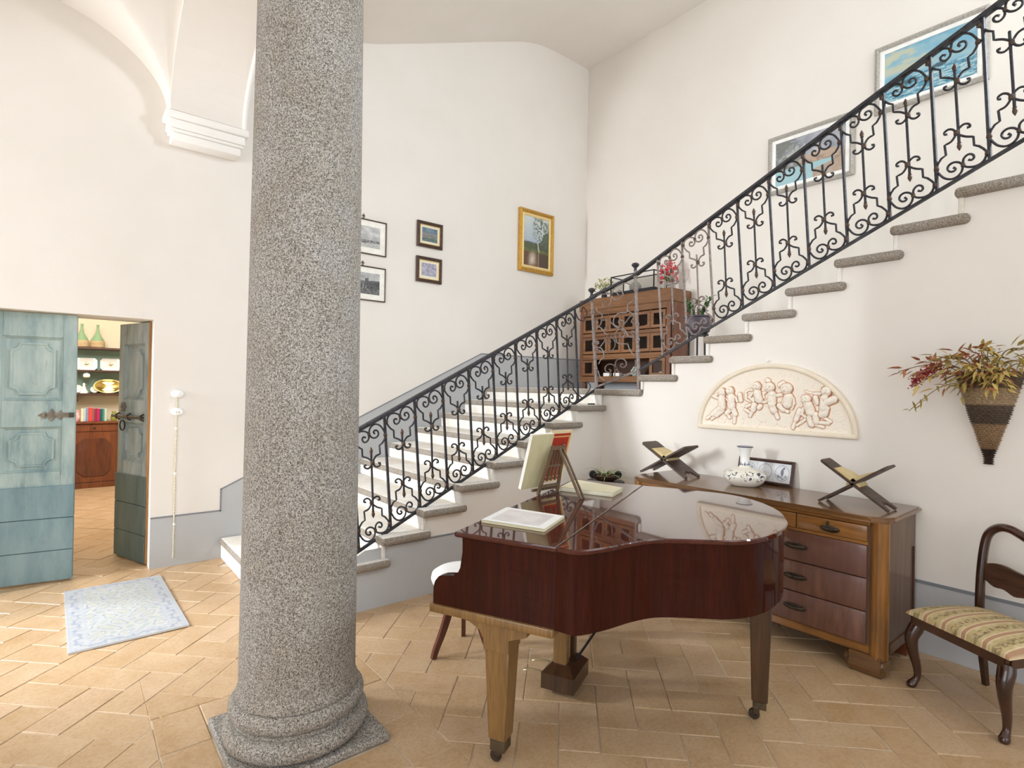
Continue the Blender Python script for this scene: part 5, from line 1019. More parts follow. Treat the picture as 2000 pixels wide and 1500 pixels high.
cb('shelf', KX + .004, KY0 + .03, 1.985, KX + .38, KY1 - .03, 2.012)
for (a, b_) in ((KY0 + .06, KY0 + .06 + wcol * 1.05), (KY1 - .06 - wcol, KY1 - .06)):
    m = MB(); z0, z1, f_ = 1.775, 1.98, .045
    for q in ((a + .004, z0, a + f_, z1), (b_ - f_, z0, b_ - .004, z1), (a + f_, z0, b_ - f_, z0 + .03), (a + f_, z1 - .03, b_ - f_, z1)): m.box(KX - .004, q[0], q[1], KX + .02, q[2], q[3])
    o = m.build('door', M['cabinet'], cab); m = MB(); m.box(KX + .008, a + f_, z0 + .03, KX + .011, b_ - f_, z1 - .03); m.build('pane', M['glass'], o)
def pot(name, label, cat, loc, prof, mt, n=20, group=None, sm=60):
    m = MB(); m.lathe(prof, (0, 0, 0), n); o = m.build(name, mt, smooth=sm); o.location = loc; tag(o, label, cat, group); return o
pot('ginger_jar', 'round white and green porcelain jar in the open bottom shelf of the landing cabinet', 'jar', (KX + .14, 4.37, 1.766), [(.001, 0), (.035, 0), (.062, .04), (.062, .075), (.034, .11), (.036, .122), (.001, .125)], plain('mint_porcelain', (214, 226, 218), .2, c2=(150, 180, 168), scale=30))
o = pot('orange_bowl', 'small orange ornament behind a glass door in the upper row of the landing cabinet', 'ornament', (KX + .12, KY0 + .06 + 1.5 * wcol, 2.337), [(.001, 0), (.03, 0), (.055, .03), (.05, .06), (.02, .075), (.001, .07)], plain('orange_glaze', (196, 104, 62), .4, c2=(216, 140, 96), scale=40))
pot('white_dish', 'small white dish behind a glass door of the landing cabinet', 'dish', (KX + .12, KY0 + .06 + 2.5 * wcol, 2.337), [(.001, 0), (.03, 0), (.055, .02), (.052, .024), (.001, .008)], M['whiteceramic'])
for q, yy in enumerate((4.62, 4.79)):
    m = MB(); m.box(-.03, -.05, 0, .03, .05, .045, .006, 2); o = m.build('white_box', M['whiteceramic']); o.location = (KX + .09, yy, 1.767); tag(o, ['white box standing nearer the jar in the open bottom shelf of the landing cabinet', 'white box standing further from the jar in the bottom shelf of the landing cabinet'][q], 'box', 'white boxes in the landing cabinet')
m = MB(); m.box(-.03, -.03, 0, .03, .03, .055, .006, 2); o = m.build('white_cube', M['whiteceramic']); o.location = (KX + .09, KY0 + .165, 1.767); tag(o, 'little white cube behind the bottom right glass door of the landing cabinet', 'box')
# glass display box on top
gb = empty('glass_case', 'long glass display case with thin black edges on top of the landing cabinet', 'display case', (KX + .18, 4.45, KZ1))
g0, g1, gx0, gx1, gz1 = 4.05, 4.72, KX + .05, KX + .30, 3.055; m = MB()
for y in (g0, g1):
    for x in (gx0, gx1): m.box(x - .006, y - .006, KZ1, x + .006, y + .006, gz1)
for z in (KZ1 + .045, gz1):
    for x in (gx0, gx1): m.box(x - .006, g0, z - .006, x + .006, g1, z + .006)
    for y in (g0, g1): m.box(gx0, y - .006, z - .006, gx1, y + .006, z + .006)
m.build('metal_edges', M['blackpaint'], gb); m = MB(); m.box(gx0 - .008, g0 - .008, KZ1 + .001, gx1 + .008, g1 + .008, KZ1 + .045, .004, 1); m.build('base', M['blackpaint'], gb)
for q in ((gx0, g0, gx0 + .002, g1), (gx0, g0, gx1, g0 + .002), (gx0, g1 - .002, gx1, g1)): m = MB(); m.box(q[0], q[1], KZ1 + .05, q[2], q[3], gz1 - .006); m.build('pane', M['glass'], gb)
bo = MB(); bo.lathe([(.001, 0), (.05, 0), (.07, .03), (.075, .07), (.05, .11), (.02, .13), (.018, .15), (.001, .155)], (KX + .17, 4.42, KZ1 + .047), 20); tag(bo.build('lidded_pot', plain('grey_stoneware', (150, 154, 146), .5, c2=(176, 178, 168), scale=20), smooth=60), 'grey lidded pot shown inside the glass case', 'pot')
def bouquet(name, label, cat, base, vase_prof, mv, r, h, n, cols, seed, size=.010):
    r_ = random.Random(seed); root = empty(name, label, cat, base); m = MB(); m.lathe(vase_prof, base, 18); m.build('vase', mv, root, smooth=60); zt = max(p[1] for p in vase_prof); st_ = MB(); fl_ = [MB() for _ in cols]
    for i in range(n):
        a = r_.uniform(0, 2 * PI); rr = r * math.sqrt(r_.random()); e = Vector(base) + Vector((rr * math.cos(a), rr * math.sin(a), zt + h * (r_.uniform(.25, 1) - .5 * (rr / r) ** 2)))
        if i % 3 == 0: st_.tube([Vector(base) + Vector((0, 0, zt - .02)), e], .0016, 3)
        fl_[i % len(cols)].ball(e, size * r_.uniform(.7, 1.3), 6, 4, M=None)
    st_.build('stems', M['leaf'], root)
    for b_, c_ in zip(fl_, cols): o = b_.build('flowers', c_, root, smooth=180); o['kind'] = 'stuff'
    return root
bouquet('berry_vase', 'clear glass vase of red berry sprays at the right end of the landing cabinet', 'flowers', (KX + .18, 3.93, KZ1 + .001), [(.001, 0), (.045, 0), (.05, .01), (.052, .14), (.049, .14), (.046, .012), (.001, .01)], M['glass'], .11, .24, 150, [plain('bright_red_berry', (196, 44, 60), .4, c2=(214, 70, 84), scale=60), plain('coral_berry', (206, 84, 92), .4)], 4, .011)
bouquet('cream_flowers', 'slim dark vase of pale cream blossoms at the left end of the landing cabinet', 'flowers', (KX + .16, 4.93, KZ1 + .001), [(.001, 0), (.03, 0), (.04, .05), (.02, .10), (.022, .13), (.018, .13), (.001, .01)], M['blackpaint'], .13, .18, 120, [plain('cream_blossom', (226, 216, 170), .7, c2=(206, 196, 150), scale=60), plain('olive_blossom', (150, 150, 96), .7)], 8, .009)
# ================================================================ PLANT ON THE STAIRS
PB = Vector((4.75, 2.985, uz(1) + .001))
ps = empty('plant_stand', 'thin black three-legged iron plant stand on the stairs behind the railing', 'plant stand', tuple(PB))
zt_ = 2.145 - .0
for a in (95, 215, 335):
    ca, sa = math.cos(math.radians(a)), math.sin(math.radians(a)); m = MB(); m.tube([PB + Vector((ca * .085, sa * .085, zt_ - PB.z - .005)), PB + Vector((ca * .095, sa * .095, 0))], .010, 6); m.build('leg', M['blackpaint'], ps, smooth=60)
m = MB(); m.lathe([(.001, zt_ - PB.z - .012), (.11, zt_ - PB.z - .012), (.11, zt_ - PB.z), (.001, zt_ - PB.z)], tuple(PB), 20); m.build('top_plate', M['blackpaint'], ps)
jp = empty('stair_plant', 'dark violet grey pot of small leaved green succulent on the stair plant stand', 'potted plant', (PB.x, PB.y, zt_ + .001))
m = MB(); m.lathe([(.001, .001), (.09, .001), (.12, .03), (.132, .09), (.126, .15), (.122, .162), (.134, .166), (.134, .178), (.118, .178), (.11, .15), (.001, .145)], (PB.x, PB.y, zt_), 28); m.build('pot', plain('violet_grey_pot', (74, 66, 76), .5, c2=(92, 82, 92), scale=12), jp, smooth=60)
rb = random.Random(12); lfm = bpy.data.meshes.new('leaf'); lfm.from_pydata([(0, 0, 0), (.35, .24, .05), (.8, .20, .03), (1, 0, 0), (.8, -.20, .03), (.35, -.24, .05), (.5, 0, -.05)], [], [(0, 6, 1), (1, 6, 2), (2, 6, 3), (3, 6, 4), (4, 6, 5), (5, 6, 0)]); lfm.materials.append(M['darkleaf']); jst = MB(); jinv = WM[jp.name].inverted()
for i in range(17):
    a = rb.uniform(0, 2 * PI); L_ = rb.uniform(.12, .25); tip = Vector((PB.x, PB.y, zt_ + .15)) + Vector((math.cos(a) * L_ * .62, math.sin(a) * L_ * .62, L_ * rb.uniform(.55, 1.05))); b0 = Vector((PB.x + .03 * math.cos(a), PB.y + .03 * math.sin(a), zt_ + .145)); jst.tube([b0, b0.lerp(tip, .5) + Vector((0, 0, .02)), tip], .005, 5)
    for q in range(9):
        p = b0.lerp(tip, .30 + .70 * q / 8); d = Vector((rb.uniform(-1, 1), rb.uniform(-1, 1), rb.uniform(-.1, .9))).normalized(); o = bpy.data.objects.new('leaf', lfm); COL.objects.link(o); o.parent = jp; o.matrix_local = jinv @ Matrix.Translation(p) @ d.to_track_quat('X', 'Z').to_matrix().to_4x4() @ Matrix.Scale(rb.uniform(.030, .048), 4)
jst.build('stems', M['leaf'], jp)
# ================================================================ DOOR LEAVES
def paint_old(name, base, light, dark, worn):
    t = NT(name); t.b.inputs['Roughness'].default_value = .6; m = t.coord((1, 1, .22)); n1 = t.noise(m, 7, 6, .65); n2 = t.noise(m, 34, 5, .7); m3 = t.coord((1, 1, 1)); n3 = t.noise(m3, 1.6, 3)
    r = t.ramp(n1, 'Fac', [(.32, dark), (.47, base), (.66, light)]); w = t.ramp(n2, 'Fac', [(.60, (0, 0, 0)), (.66, (255, 255, 255))]); big = t.ramp(n3, 'Fac', [(.45, (0, 0, 0)), (.62, (200, 200, 200))]); mk = t.mix(1.0, (w, 'Color'), (big, 'Color'), 'MULTIPLY'); x = t.mix((mk, 2), (r, 'Color'), worn); t.l(x, 2, t.b, 'Base Color'); t.bump(n2, 'Fac', .35, .006); return t.m
M['doorblue'] = paint_old('worn_blue_paint', (158, 180, 180), (186, 202, 198), (122, 148, 154), (132, 114, 94)); M['doorlow'] = paint_old('blue_green_boards', (122, 150, 158), (138, 164, 170), (104, 134, 144), (108, 110, 106)); M['doorgreen'] = paint_old('dark_green_boards', (88, 106, 106), (104, 122, 120), (70, 88, 90), (72, 68, 60)); M['doorgrey'] = paint_old('grey_blue_old_paint', (152, 166, 170), (180, 190, 192), (118, 130, 136), (98, 84, 72))
def door_leaf(name, hinge, dirv, w, mtop, mlow, side):
    """local: a from the hinge to the free edge, b 0 = front face (towards the hall), + = back"""
    dv = Vector((dirv[0], dirv[1], 0)).normalized(); nb = Vector((-dv.y, dv.x, 0)) * side      # nb: towards the back face
    H = Vector((hinge[0], hinge[1], 0)); r = bpy.data.objects.new(name, None); COL.objects.link(r); r.location = H; WM[r.name] = Matrix.Translation(H); struct(r)
    f = lambda a, b, z: tuple(H + dv * a + nb * b + Vector((0, 0, z)))
    def bx(nm, a0, z0, a1, z1, b0, b1, mt, bev=.004, par=None):
        m = MB(); m.hexa([f(a0, b0, z0), f(a1, b0, z0), f(a1, b1, z0), f(a0, b1, z0), f(a0, b0, z1), f(a1, b0, z1), f(a1, b1, z1), f(a0, b1, z1)])
        if bev: bmesh.ops.bevel(m.bm, geom=m.bm.edges[:], offset=bev, segments=1, affect='EDGES')
        return m.build(nm, mt, par or r)
    st_ = .085; top = 2.112
    bx('stile', .012, .745, st_, top, 0, .045, mtop); bx('stile', w - st_, .745, w, top, 0, .045, mtop)
    for z0, z1 in ((.745, .872), (1.222, 1.43), (1.925, top)): bx('rail', st_, z0, w - st_, z1, .001, .044, mtop)
    for z0, z1 in ((.872, 1.222), (1.43, 1.925)):
        bx('panel', st_, z0, w - st_, z1, .026, .038, mtop, 0)
        a0, a1, c0, c1, q, e = st_ + .045, w - st_ - .045, z0 + .045, z1 - .045, .055, 5; P = []
        for (ca, cz, s0) in ((a0, c0, 0), (a1, c0, 1), (a1, c1, 2), (a0, c1, 3)):    # scooped corners
            arc = []
            for i in range(e + 1):
                t = PI / 2 * i / e; arc.append((ca + q * math.cos(t) * (1 if ca == a0 else -1), cz + q * math.sin(t) * (1 if cz == c0 else -1)))
            P += arc[::-1] if s0 in (0, 2) else arc
        ce = ((a0 + a1) / 2, (c0 + c1) / 2); Q = [((p[0] - ce[0]) * .90 + ce[0], (p[1] - ce[1]) * .93 + ce[1]) for p in P]; m = MB(); n = len(P)
        R0 = [m.bm.verts.new(f(p[0], .027, p[1])) for p in P]; R1 = [m.bm.verts.new(f(p[0], .006, p[1])) for p in P]; R2 = [m.bm.verts.new(f(p[0], .006, p[1])) for p in Q]; R3 = [m.bm.verts.new(f(p[0], .014, p[1])) for p in [((p[0] - ce[0]) * .86 + ce[0], (p[1] - ce[1]) * .90 + ce[1]) for p in P]]
        for A_, B_ in ((R0, R1), (R1, R2), (R2, R3)):
            for i in range(n): m.bm.faces.new([A_[i], A_[(i + 1) % n], B_[(i + 1) % n], B_[i]])
        m.bm.faces.new(R3); m.build('raised_panel', mtop, r)
        m = MB(); lo = [(st_, z0), (w - st_, z0), (w - st_, z1), (st_, z1)]; li = [(st_ + .020, z0 + .020), (w - st_ - .020, z0 + .020), (w - st_ - .020, z1 - .020), (st_ + .020, z1 - .020)]; R0 = [m.bm.verts.new(f(p[0], .002, p[1])) for p in lo]; R1 = [m.bm.verts.new(f(p[0], .027, p[1])) for p in li]
        for i in range(4): m.bm.faces.new([R0[i], R0[(i + 1) % 4], R1[(i + 1) % 4], R1[i]])
        m.build('moulding', mtop, r)
    for z0, z1 in ((.012, .248), (.252, .502), (.506, .758)): bx('plank', .0, z0, w + .003, z1, -.014, .040, mlow)
    bx('hinge_edge', -.012, .01, .012, top, -.004, .048, M['rawwood'], .003)
    return r, f, bx
r1, f1_, bx1 = door_leaf('door_1', (-.450, 5.690), (.989, -.150), .532, M['doorblue'], M['doorlow'], 1)
w_ = .532
m = MB()
for P in ([(.30, 1.315), (.345, 1.345), (.36, 1.315), (.345, 1.285)], [(.345, 1.30), (.345, 1.33), (.52, 1.335), (.52, 1.295)], [(.36, 1.33), (.385, 1.365), (.41, 1.33)], [(.36, 1.30), (.385, 1.265), (.41, 1.30)], [(.42, 1.33), (.44, 1.355), (.46, 1.33)], [(.42, 1.30), (.44, 1.275), (.46, 1.30)]):
    m.prism(P, 0, 1, f=lambda p, t: f1_(p[0], -.006 + .007 * t, p[1]))
o = m.build('lock_plate', plain('old_iron_plate', (150, 144, 132), .6, .3, c2=(104, 96, 84), scale=40, bump=.3), r1)
m = MB(); m.hexa([f1_(.495, -.016, 1.30), f1_(.525, -.016, 1.30), f1_(.525, 0, 1.30), f1_(.495, 0, 1.30), f1_(.495, -.016, 1.335), f1_(.525, -.016, 1.335), f1_(.525, 0, 1.335), f1_(.495, 0, 1.335)]); m.build('keyhole_boss', M['bronze'], o)
r2, f2_, bx2 = door_leaf('door_2', (.573, 5.682), (-.338, .941), .535, M['doorgrey'], M['doorgreen'], -1)
m = MB(); m.tube([f2_(.06, -.022, 1.275), f2_(.59, -.022, 1.275)], .014, 8); o = m.build('slide_bolt', M['bronze'], r2, smooth=60)
for a in (.07, .30, .50): m = MB(); m.tube([f2_(a, -.004, 1.305), f2_(a, -.034, 1.29), f2_(a, -.034, 1.26), f2_(a, -.004, 1.245)], .007, 6); m.build('bolt_staple', M['bronze'], o)
m = MB(); c_ = f2_(.40, -.02, 1.20); m.tube([f2_(.40 + .045 * math.cos(t * PI / 10), -.024, 1.195 + .045 * math.sin(t * PI / 10)) for t in range(21)], .006, 6, cap=False); m.build('ring_handle', M['iron'], r2, smooth=60)
m = MB()
for i in range(6): a = i * PI / 3; m.ball(f2_(.43 + .022 * math.cos(a), -.006, 1.36 + .03 * math.sin(a)), .016, 8, 5)
m.ball(f2_(.43, -.010, 1.36), .018, 8, 5); bmesh.ops.remove_doubles(m.bm, verts=m.bm.verts[:], dist=.0001); m.build('lock_rosette', M['ironlight'], r2, smooth=60)
# ================================================================ CARVED PEDIMENT OVER THE DOOR
ped = empty('carved_overdoor', 'dark silvery carved wood ornament of fruit vase and swans above the blue door', 'carving', (.06, YW, 2.2))
nx, nz = 420, 150; xs_ = np.linspace(-.37, .51, nx + 1); zs_ = np.linspace(2.155, 2.47, nz + 1); XX, ZZ = np.meshgrid(xs_, zs_)
hh = smin_relief(PEDIMENT, XX, ZZ, 5); hh = hh + (hh > 0) * (.010 * (vnoise(XX * 45, ZZ * 45, 3, 3) - .4) + .004 * np.sin(XX * 300 + ZZ * 160))
fl = []
for j in range(nz):
    for i in range(nx):
        if (hh[j, i] > .0005) + (hh[j, i + 1] > .0005) + (hh[j + 1, i + 1] > .0005) + (hh[j + 1, i] > .0005) >= 3: fl.append((j * (nx + 1) + i, j * (nx + 1) + i + 1, (j + 1) * (nx + 1) + i + 1, (j + 1) * (nx + 1) + i))
used = sorted({v for f_ in fl for v in f_}); ix = {v: i for i, v in enumerate(used)}; PX, PZ, PH = XX.ravel(), ZZ.ravel(), hh.ravel()
me = bpy.data.meshes.new('carving'); Nn = len(used); vs = [(PX[v] - .06, -.008 - max(.001, PH[v]) * .95, PZ[v] - 2.2) for v in used]; fs = [tuple(ix[v] for v in f_) for f_ in fl]
ed = {}
for f_ in fs:
    for a, b in zip(f_, f_[1:] + f_[:1]): ed[(a, b)] = ed.get((a, b), 0) + 1
side = [e for e in ed if (e[1], e[0]) not in ed]; back = {}
for e in side:
    for v in e:
        if v not in back: back[v] = len(vs); vs.append((vs[v][0], -.001, vs[v][2]))
fs += [(b, a, back[a], back[b]) for a, b in side]
me.from_pydata(vs, [], fs); 
def carvmat():
    t = NT('silvered_carved_wood'); t.b.inputs['Roughness'].default_value = .42; t.b.inputs['Metallic'].default_value = .25; g_ = t.n('ShaderNodeNewGeometry'); m = t.coord(); n = t.noise(m, 24, 4); r = t.ramp(n, 'Fac', [(.3, (84, 68, 54)), (.55, (124, 108, 90)), (.75, (172, 160, 140))]); r2 = t.ramp(g_, 'Pointiness', [(.44, (90, 76, 64)), (.52, (255, 255, 255))]); x = t.mix(.8, (r, 'Color'), (r2, 'Color'), 'MULTIPLY'); t.l(x, 2, t.b, 'Base Color'); return t.m
link('carving', me, carvmat(), ped, 180)
# ================================================================ OLD PORCELAIN WIRING
for q, z in enumerate((1.49, 1.335)):
    e = empty('porcelain_switch', ['white porcelain rotary switch on the wall beside the door, the upper one', 'white porcelain socket on the wall beside the door, below the rotary switch'][q], ['switch', 'socket'][q], (.766, YW, z))
    m = MB(); m.lathe([(.048, 0), (.048, .012), (.042, .03), (.028, .042), (.001, .045)], (0, 0, 0), 28, sy=.72, M=Matrix.Translation((.766, YW - .001, z)) @ Matrix.Rotation(PI / 2, 4, 'X')); m.build('cover', M['whiteceramic'], e, smooth=50)
    m = MB(); m.box(.759, YW - .066, z - .016, .773, YW - .04, z + .016, .004, 2) if q == 0 else [m.tube([(.766 + s_ * .010, YW - .046, z), (.766 + s_ * .010, YW - .040, z)], .004, 8) for s_ in (-1, 1)]; m.build('knob' if q == 0 else 'contacts', M['whiteceramic'] if q == 0 else M['bronze'], e)
    for s_ in (-1, 1): m = MB(); m.ball((.766 + s_ * .037, YW - .028, z), .004, 8, 5); m.build('screw', M['bronze'], e)
crd = empty('braided_cable', 'braided cream electric cable running down the wall below the porcelain switches', 'cable', (.762, YW, .07))
m = MB(); zs2 = np.linspace(1.475, .066, 160)
for ph in (0, PI): m.tube([(.764 - .006 * (1.5 - z) / 1.4 + .0035 * math.cos(z * 130 + ph), YW - .012 + .0035 * math.sin(z * 130 + ph), z) for z in zs2], .0042, 5)
m.build('cord', M['rope'], crd, smooth=60)
for z in (1.19, .80, .36): m = MB(); m.lathe([(.001, 0), (.010, 0), (.010, .016), (.006, .02), (.001, .02)], (0, 0, 0), 12, M=Matrix.Translation((.762, YW, z)) @ Matrix.Rotation(PI / 2, 4, 'X')); m.build('insulator', M['whiteceramic'], crd, smooth=50)
# ================================================================ RUG
rug = empty('rug', 'pale blue and cream patterned rug on the tiles before the blue door', 'rug', (.345, 4.69, 0))
def rugfn(U, V):
    n = vnoise(U * 5, V * 9, 91, 3); f = vnoise(U * 22, V * 40, 92, 2); im = lerp((n - .3) * 1.8, (206, 208, 203), (220, 220, 216))
    bd = np.minimum(np.minimum(U, 1 - U) * .65, np.minimum(V, 1 - V) * 1.25); x = U * .65; y = V * 1.25
    fl_ = np.sin(x * 36 + 1.2 * np.sin(y * 22)) * np.sin(y * 30 + 1.2 * np.sin(x * 24)); inn = bd > .105
    im = over(im, inn * (abs(fl_ - .25) < .13) * .6, (150, 162, 188)); im = over(im, inn * (fl_ > .72) * .5, (206, 206, 176)); im = over(im, inn * (fl_ < -.66) * .5, (176, 190, 190)); im = over(im, inn * (f > .60) * .35, (184, 192, 210))
    im = over(im, (~inn) * .55, (198, 202, 210)); s_ = np.where(np.minimum(U, 1 - U) * .65 < np.minimum(V, 1 - V) * 1.25, y, x); wv = .055 + .016 * np.sin(s_ * 34) + .008 * np.sin(s_ * 101); im = over(im, (~inn) * (abs(bd - wv) < .008) * .5, (142, 154, 186)); im = over(im, (~inn) * (abs(np.sin(s_ * 42)) > .93) * (abs(bd - .055) < .03) * .5, (166, 176, 204))
    im = over(im, (abs(bd - .105) < .006) * .7, (196, 202, 216)); im = over(im, (abs(bd - .012) < .006) * .5, (190, 196, 212)); im = over(im, (f > .66) * .25, (228, 228, 224)); return im * .86
rc = [(.028, 5.285), (.640, 5.290), (.664, 4.095), (.046, 4.078)]
def rpos(u, v):
    a = Vector(rc[3]).lerp(Vector(rc[2]), u); b = Vector(rc[0]).lerp(Vector(rc[1]), u); p = a.lerp(b, v); return (p.x, p.y, .011 + .0015 * math.sin(u * 9) * math.sin(v * 13))
sheet('pile', rpos, 110, 200, rugfn, rug, M['cloth'], 180)
m = MB(); P = [(a, b, .002) for a, b in rc]; m.hexa(P[::-1] + [(a, b, .0095) for a, b in rc][::-1]); m.build('backing', plain('rug_backing', (206, 206, 204), .9), rug)
# ================================================================ CUPBOARD AND SHELVES SEEN THROUGH THE DOOR
HY = 10.20
hut = empty('cupboard', 'old brown wooden cupboard with panelled door and drawer in the room behind the door', 'cupboard', (.06, HY + .2, 0))
def hb(nm, x0, y0, z0, x1, y1, z1, mt='hutch', bev=.004, par=None): m = MB(); m.box(x0, y0, z0, x1, y1, z1, bev, 1); return m.build(nm, M[mt] if isinstance(mt, str) else mt, par or hut)
hb('carcass', -.52, HY + .014, .05, .66, HY + .41, .945); hb('top', -.56, HY - .03, .945, .70, HY + .415, .982, 'hutch', .010); hb('plinth', -.54, HY - .005, 0, .68, HY + .41, .075)
for x0, x1 in ((-.50, .055), (.085, .645)):
    o = hb('drawer', x0, HY - .002, .835, x1, HY + .03, .94); m = MB(); m.ball(((x0 + x1) / 2, HY - .016, .888), .015, 10, 6); m.build('knob', M['bronze'], o, smooth=60)
    o = hb('door', x0, HY, .085, x1, HY + .03, .825); a0, a1, z0, z1, c = x0 + .075, x1 - .075, .165, .735, .085; P = [(a0 + c, z0), (a1 - c, z0), (a1, z0 + c), (a1, z1 - c), (a1 - c, z1), (a0 + c, z1), (a0, z1 - c), (a0, z0 + c)]
    m = MB(); m.prism(P, HY - .012, HY + .002, 'y'); bmesh.ops.bevel(m.bm, geom=[e for e in m.bm.edges if abs(e.verts[0].co.y - HY + .012) < .001 and abs(e.verts[1].co.y - HY + .012) < .001], offset=.010, segments=1, affect='EDGES'); m.build('raised_panel', wood('cupboard_panel', (74, 36, 20), (112, 60, 34), 2, 5, .3, .4, .2), o)
shf = empty('wall_shelves', 'dark wooden wall shelves with green backboard above the brown cupboard', 'shelf', (.06, HY + .3, 1.4))
hb('backboard', -.50, HY + .385, 1.40, .78, HY + .40, 2.09, plain('grey_green_board', (124, 150, 142), .7, c2=(134, 160, 150), scale=6), 0, shf)
for z in (1.395, 1.745, 2.085): hb('shelf_board', -.55, HY + .06 if z > 2 else HY + .12, z - .03, .80, HY + .40, z, 'shelfwood', .004, shf)
for x in (-.5, .76): hb('bracket', x, HY + .15, 1.29, x + .03, HY + .40, 1.365, 'shelfwood', .004, shf)
hb('bracket', .14, HY + .15, 1.27, .17, HY + .40, 1.365, 'shelfwood', .004, shf)
for q, x in enumerate((.195, .385)):
    d = empty('demijohn', ['pale green glass demijohn in straw basket on top shelf, nearest the blue door leaf', 'pale green glass demijohn in straw basket on top shelf, second from blue door leaf'][q], 'bottle', (x, HY + .22, 2.086), 0, 'demijohns on the top shelf')
    m = MB(); m.lathe([(.001, .004), (.075, .004), (.088, .05), (.083, .11), (.055, .165), (.028, .215), (.017, .27), (.016, .335), (.020, .338), (.020, .348), (.013, .348), (.001, .345)], (x, HY + .22, 2.086), 24); m.build('glass_body', M['greenglass'], d, smooth=60)
    m = MB()
    for k in range(6): m.lathe([(.086 + .004 * math.sin(k), .004 + k * .016), (.094, .012 + k * .016), (.088, .019 + k * .016)], (x, HY + .22, 2.086), 24)
    m.lathe([(.001, .001), (.086, .001), (.088, .10), (.08, .10)], (x, HY + .22, 2.086), 24); m.build('straw_basket', M['wicker'], d, smooth=50)
def platefn(U, V):
    im = np.ones(U.shape + (3,)) * np.array((242, 240, 232)); d = np.hypot(U - .5, (V - .5)); st_ = (vnoise(U * 12, V * 12, 5) > .52) * (np.hypot((U - .5), (V - .56)) < .2); im = over(im, st_ * .9, (150, 130, 56)); im = over(im, (abs(U - .5) < .12) * (abs(V - .36) < .05) * .9, (160, 120, 50)); im = over(im, (abs(np.maximum(abs(U - .5), abs(V - .5)) - .33) < .012) * .5, (206, 200, 180)); return im
for q, x in enumerate((.262, .560)):
    p = empty('platter', ['white octagonal platter with a gold plant on the middle shelf beside the blue door leaf', 'white octagonal platter with a gold plant on the middle shelf by the dark door leaf'][q], 'plate', (x, HY + .34, 1.746), 0, 'platters on the middle shelf')
    w2, h2, c = .132, .092, .034; P = [(-w2 + c, -h2), (w2 - c, -h2), (w2, -h2 + c), (w2, h2 - c), (w2 - c, h2), (-w2 + c, h2), (-w2, h2 - c), (-w2, -h2 + c)]
    fp = lambda a, b, t: (x + a, HY + .335 + .045 * (b + h2) / (2 * h2) - .010 * t, 1.748 + (b + h2)); m = MB(); n = 8; rows = [[m.bm.verts.new(fp(a * s_, b * s_, t)) for a, b in P] for s_, t in ((1, 0), (1, 1), (.74, .5))]
    for A_, B_ in ((rows[0], rows[1]), (rows[1], rows[2])):
        for i in range(n): m.bm.faces.new([A_[i], A_[(i + 1) % n], B_[(i + 1) % n], B_[i]])
    m.bm.faces.new(rows[2]); m.bm.faces.new(rows[0][::-1]); m.build('dish', M['whiteceramic'], p); sheet('painted_plant', lambda u, v: fp((u - .5) * 2 * w2 * .66, (v - .5) * 2 * h2 * .66, .62), 40, 30, platefn, p)
bt = empty('brass_tray', 'oval golden brass tray leaning on the lower shelf behind the dark door leaf', 'tray', (.535, HY + .30, 1.396))
tl = Matrix.Translation((.535, HY + .325, 1.398 + .105)) @ Matrix.Rotation(PI / 2 - .25, 4, 'X'); m = MB(); m.lathe([(.001, .0), (.105, .0), (.118, .014), (.150, .016), (.152, .012), (.120, .006), (.104, -.006), (.001, -.006)], (0, 0, 0), 40, sx=1.22, sy=.72, M=tl); m.build('tray', plain('brass', (196, 168, 92), .28, .8, c2=(214, 190, 120), scale=10), bt, smooth=50)
pot('porcelain_figure', 'white porcelain bottle with small gold stopper on the lower shelf', 'bottle', (.235, HY + .22, 1.396), [(.001, 0), (.05, 0), (.048, .03), (.03, .06), (.018, .10), (.012, .12), (.02, .13), (.012, .15), (.001, .155)], M['whiteceramic'])
pot('hanging_cup', 'white cup hanging upside down above the porcelain bottle', 'cup', (.262, HY + .18, 1.632), [(.034, 0), (.045, .015), (.044, .045), (.03, .065), (.010, .07), (.008, .09), (.001, .092)], M['whiteceramic'])
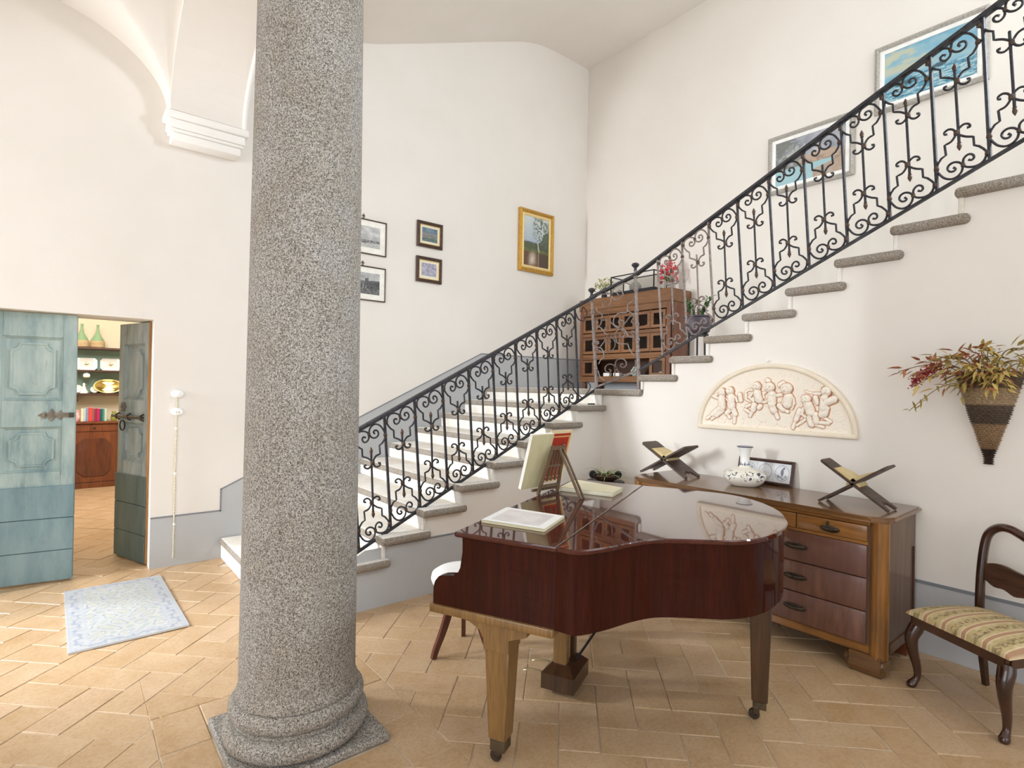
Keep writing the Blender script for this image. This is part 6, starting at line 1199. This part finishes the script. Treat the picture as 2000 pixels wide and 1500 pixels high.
for q, (x, rr) in enumerate(((.165, .060), (.365, .052))):
    m = MB(); m.lathe([(.001, 0), (rr * .6, 0), (rr, .012), (rr, .016), (rr * .6, .005), (.001, .005)], (0, 0, 0), 24, M=Matrix.Translation((x, HY + .345, 1.398 + rr * .97)) @ Matrix.Rotation(PI / 2 - .3, 4, 'X')); tag(m.build('small_plate', M['whiteceramic'], smooth=50), ['small white plate standing left of the porcelain bottle on the lower shelf', 'small white plate standing between the porcelain bottle and the brass tray'][q], 'plate')
bk = [('cream', (226, 216, 190), .030, .185), ('pale blue', (176, 192, 206), .026, .195), ('grey blue', (128, 140, 168), .030, .20), ('coral red', (212, 66, 60), .050, .205), ('grey', (120, 96, 104), .022, .19), ('dark red', (150, 30, 60), .026, .19), ('magenta', (176, 26, 92), .036, .19), ('dark green', (40, 84, 82), .030, .185), ('teal', (70, 130, 132), .026, .185), ('pale green', (176, 200, 178), .030, .18)]
x = .205
for nm, c, w, h in bk:
    b_ = empty('book', '%s book standing in the row on the brown cupboard' % nm, 'book', (x + w / 2, HY + .12, .983), 0, 'books on the cupboard'); cm = plain(nm.replace(' ', '_') + '_book_cloth', c, .6)
    hb('cover', x + .0006, HY + .05, .983, x + w - .0006, HY + .185, .983 + h, cm, .002, b_); hb('pages', x + .003, HY + .053, .983 + h - .002, x + w - .003, HY + .186, .983 + h + .0008, 'paper', 0, b_); x += w
pot('painted_jug', 'white jug painted with pink and yellow beside the books on the cupboard', 'jug', (.155, HY + .10, .983), [(.001, 0), (.03, 0), (.044, .03), (.046, .08), (.035, .12), (.032, .15), (.04, .17), (.036, .17), (.028, .15), (.001, .02)], plain('pink_yellow_ceramic', (240, 232, 222), .3, c2=(222, 120, 140), scale=24))
pot('green_vase', 'small olive green vase on the cupboard at the other end of the book row', 'vase', (.60, HY + .10, .983), [(.001, 0), (.03, 0), (.045, .04), (.035, .09), (.025, .12), (.03, .14), (.026, .14), (.001, .02)], plain('olive_glaze', (140, 146, 70), .3))
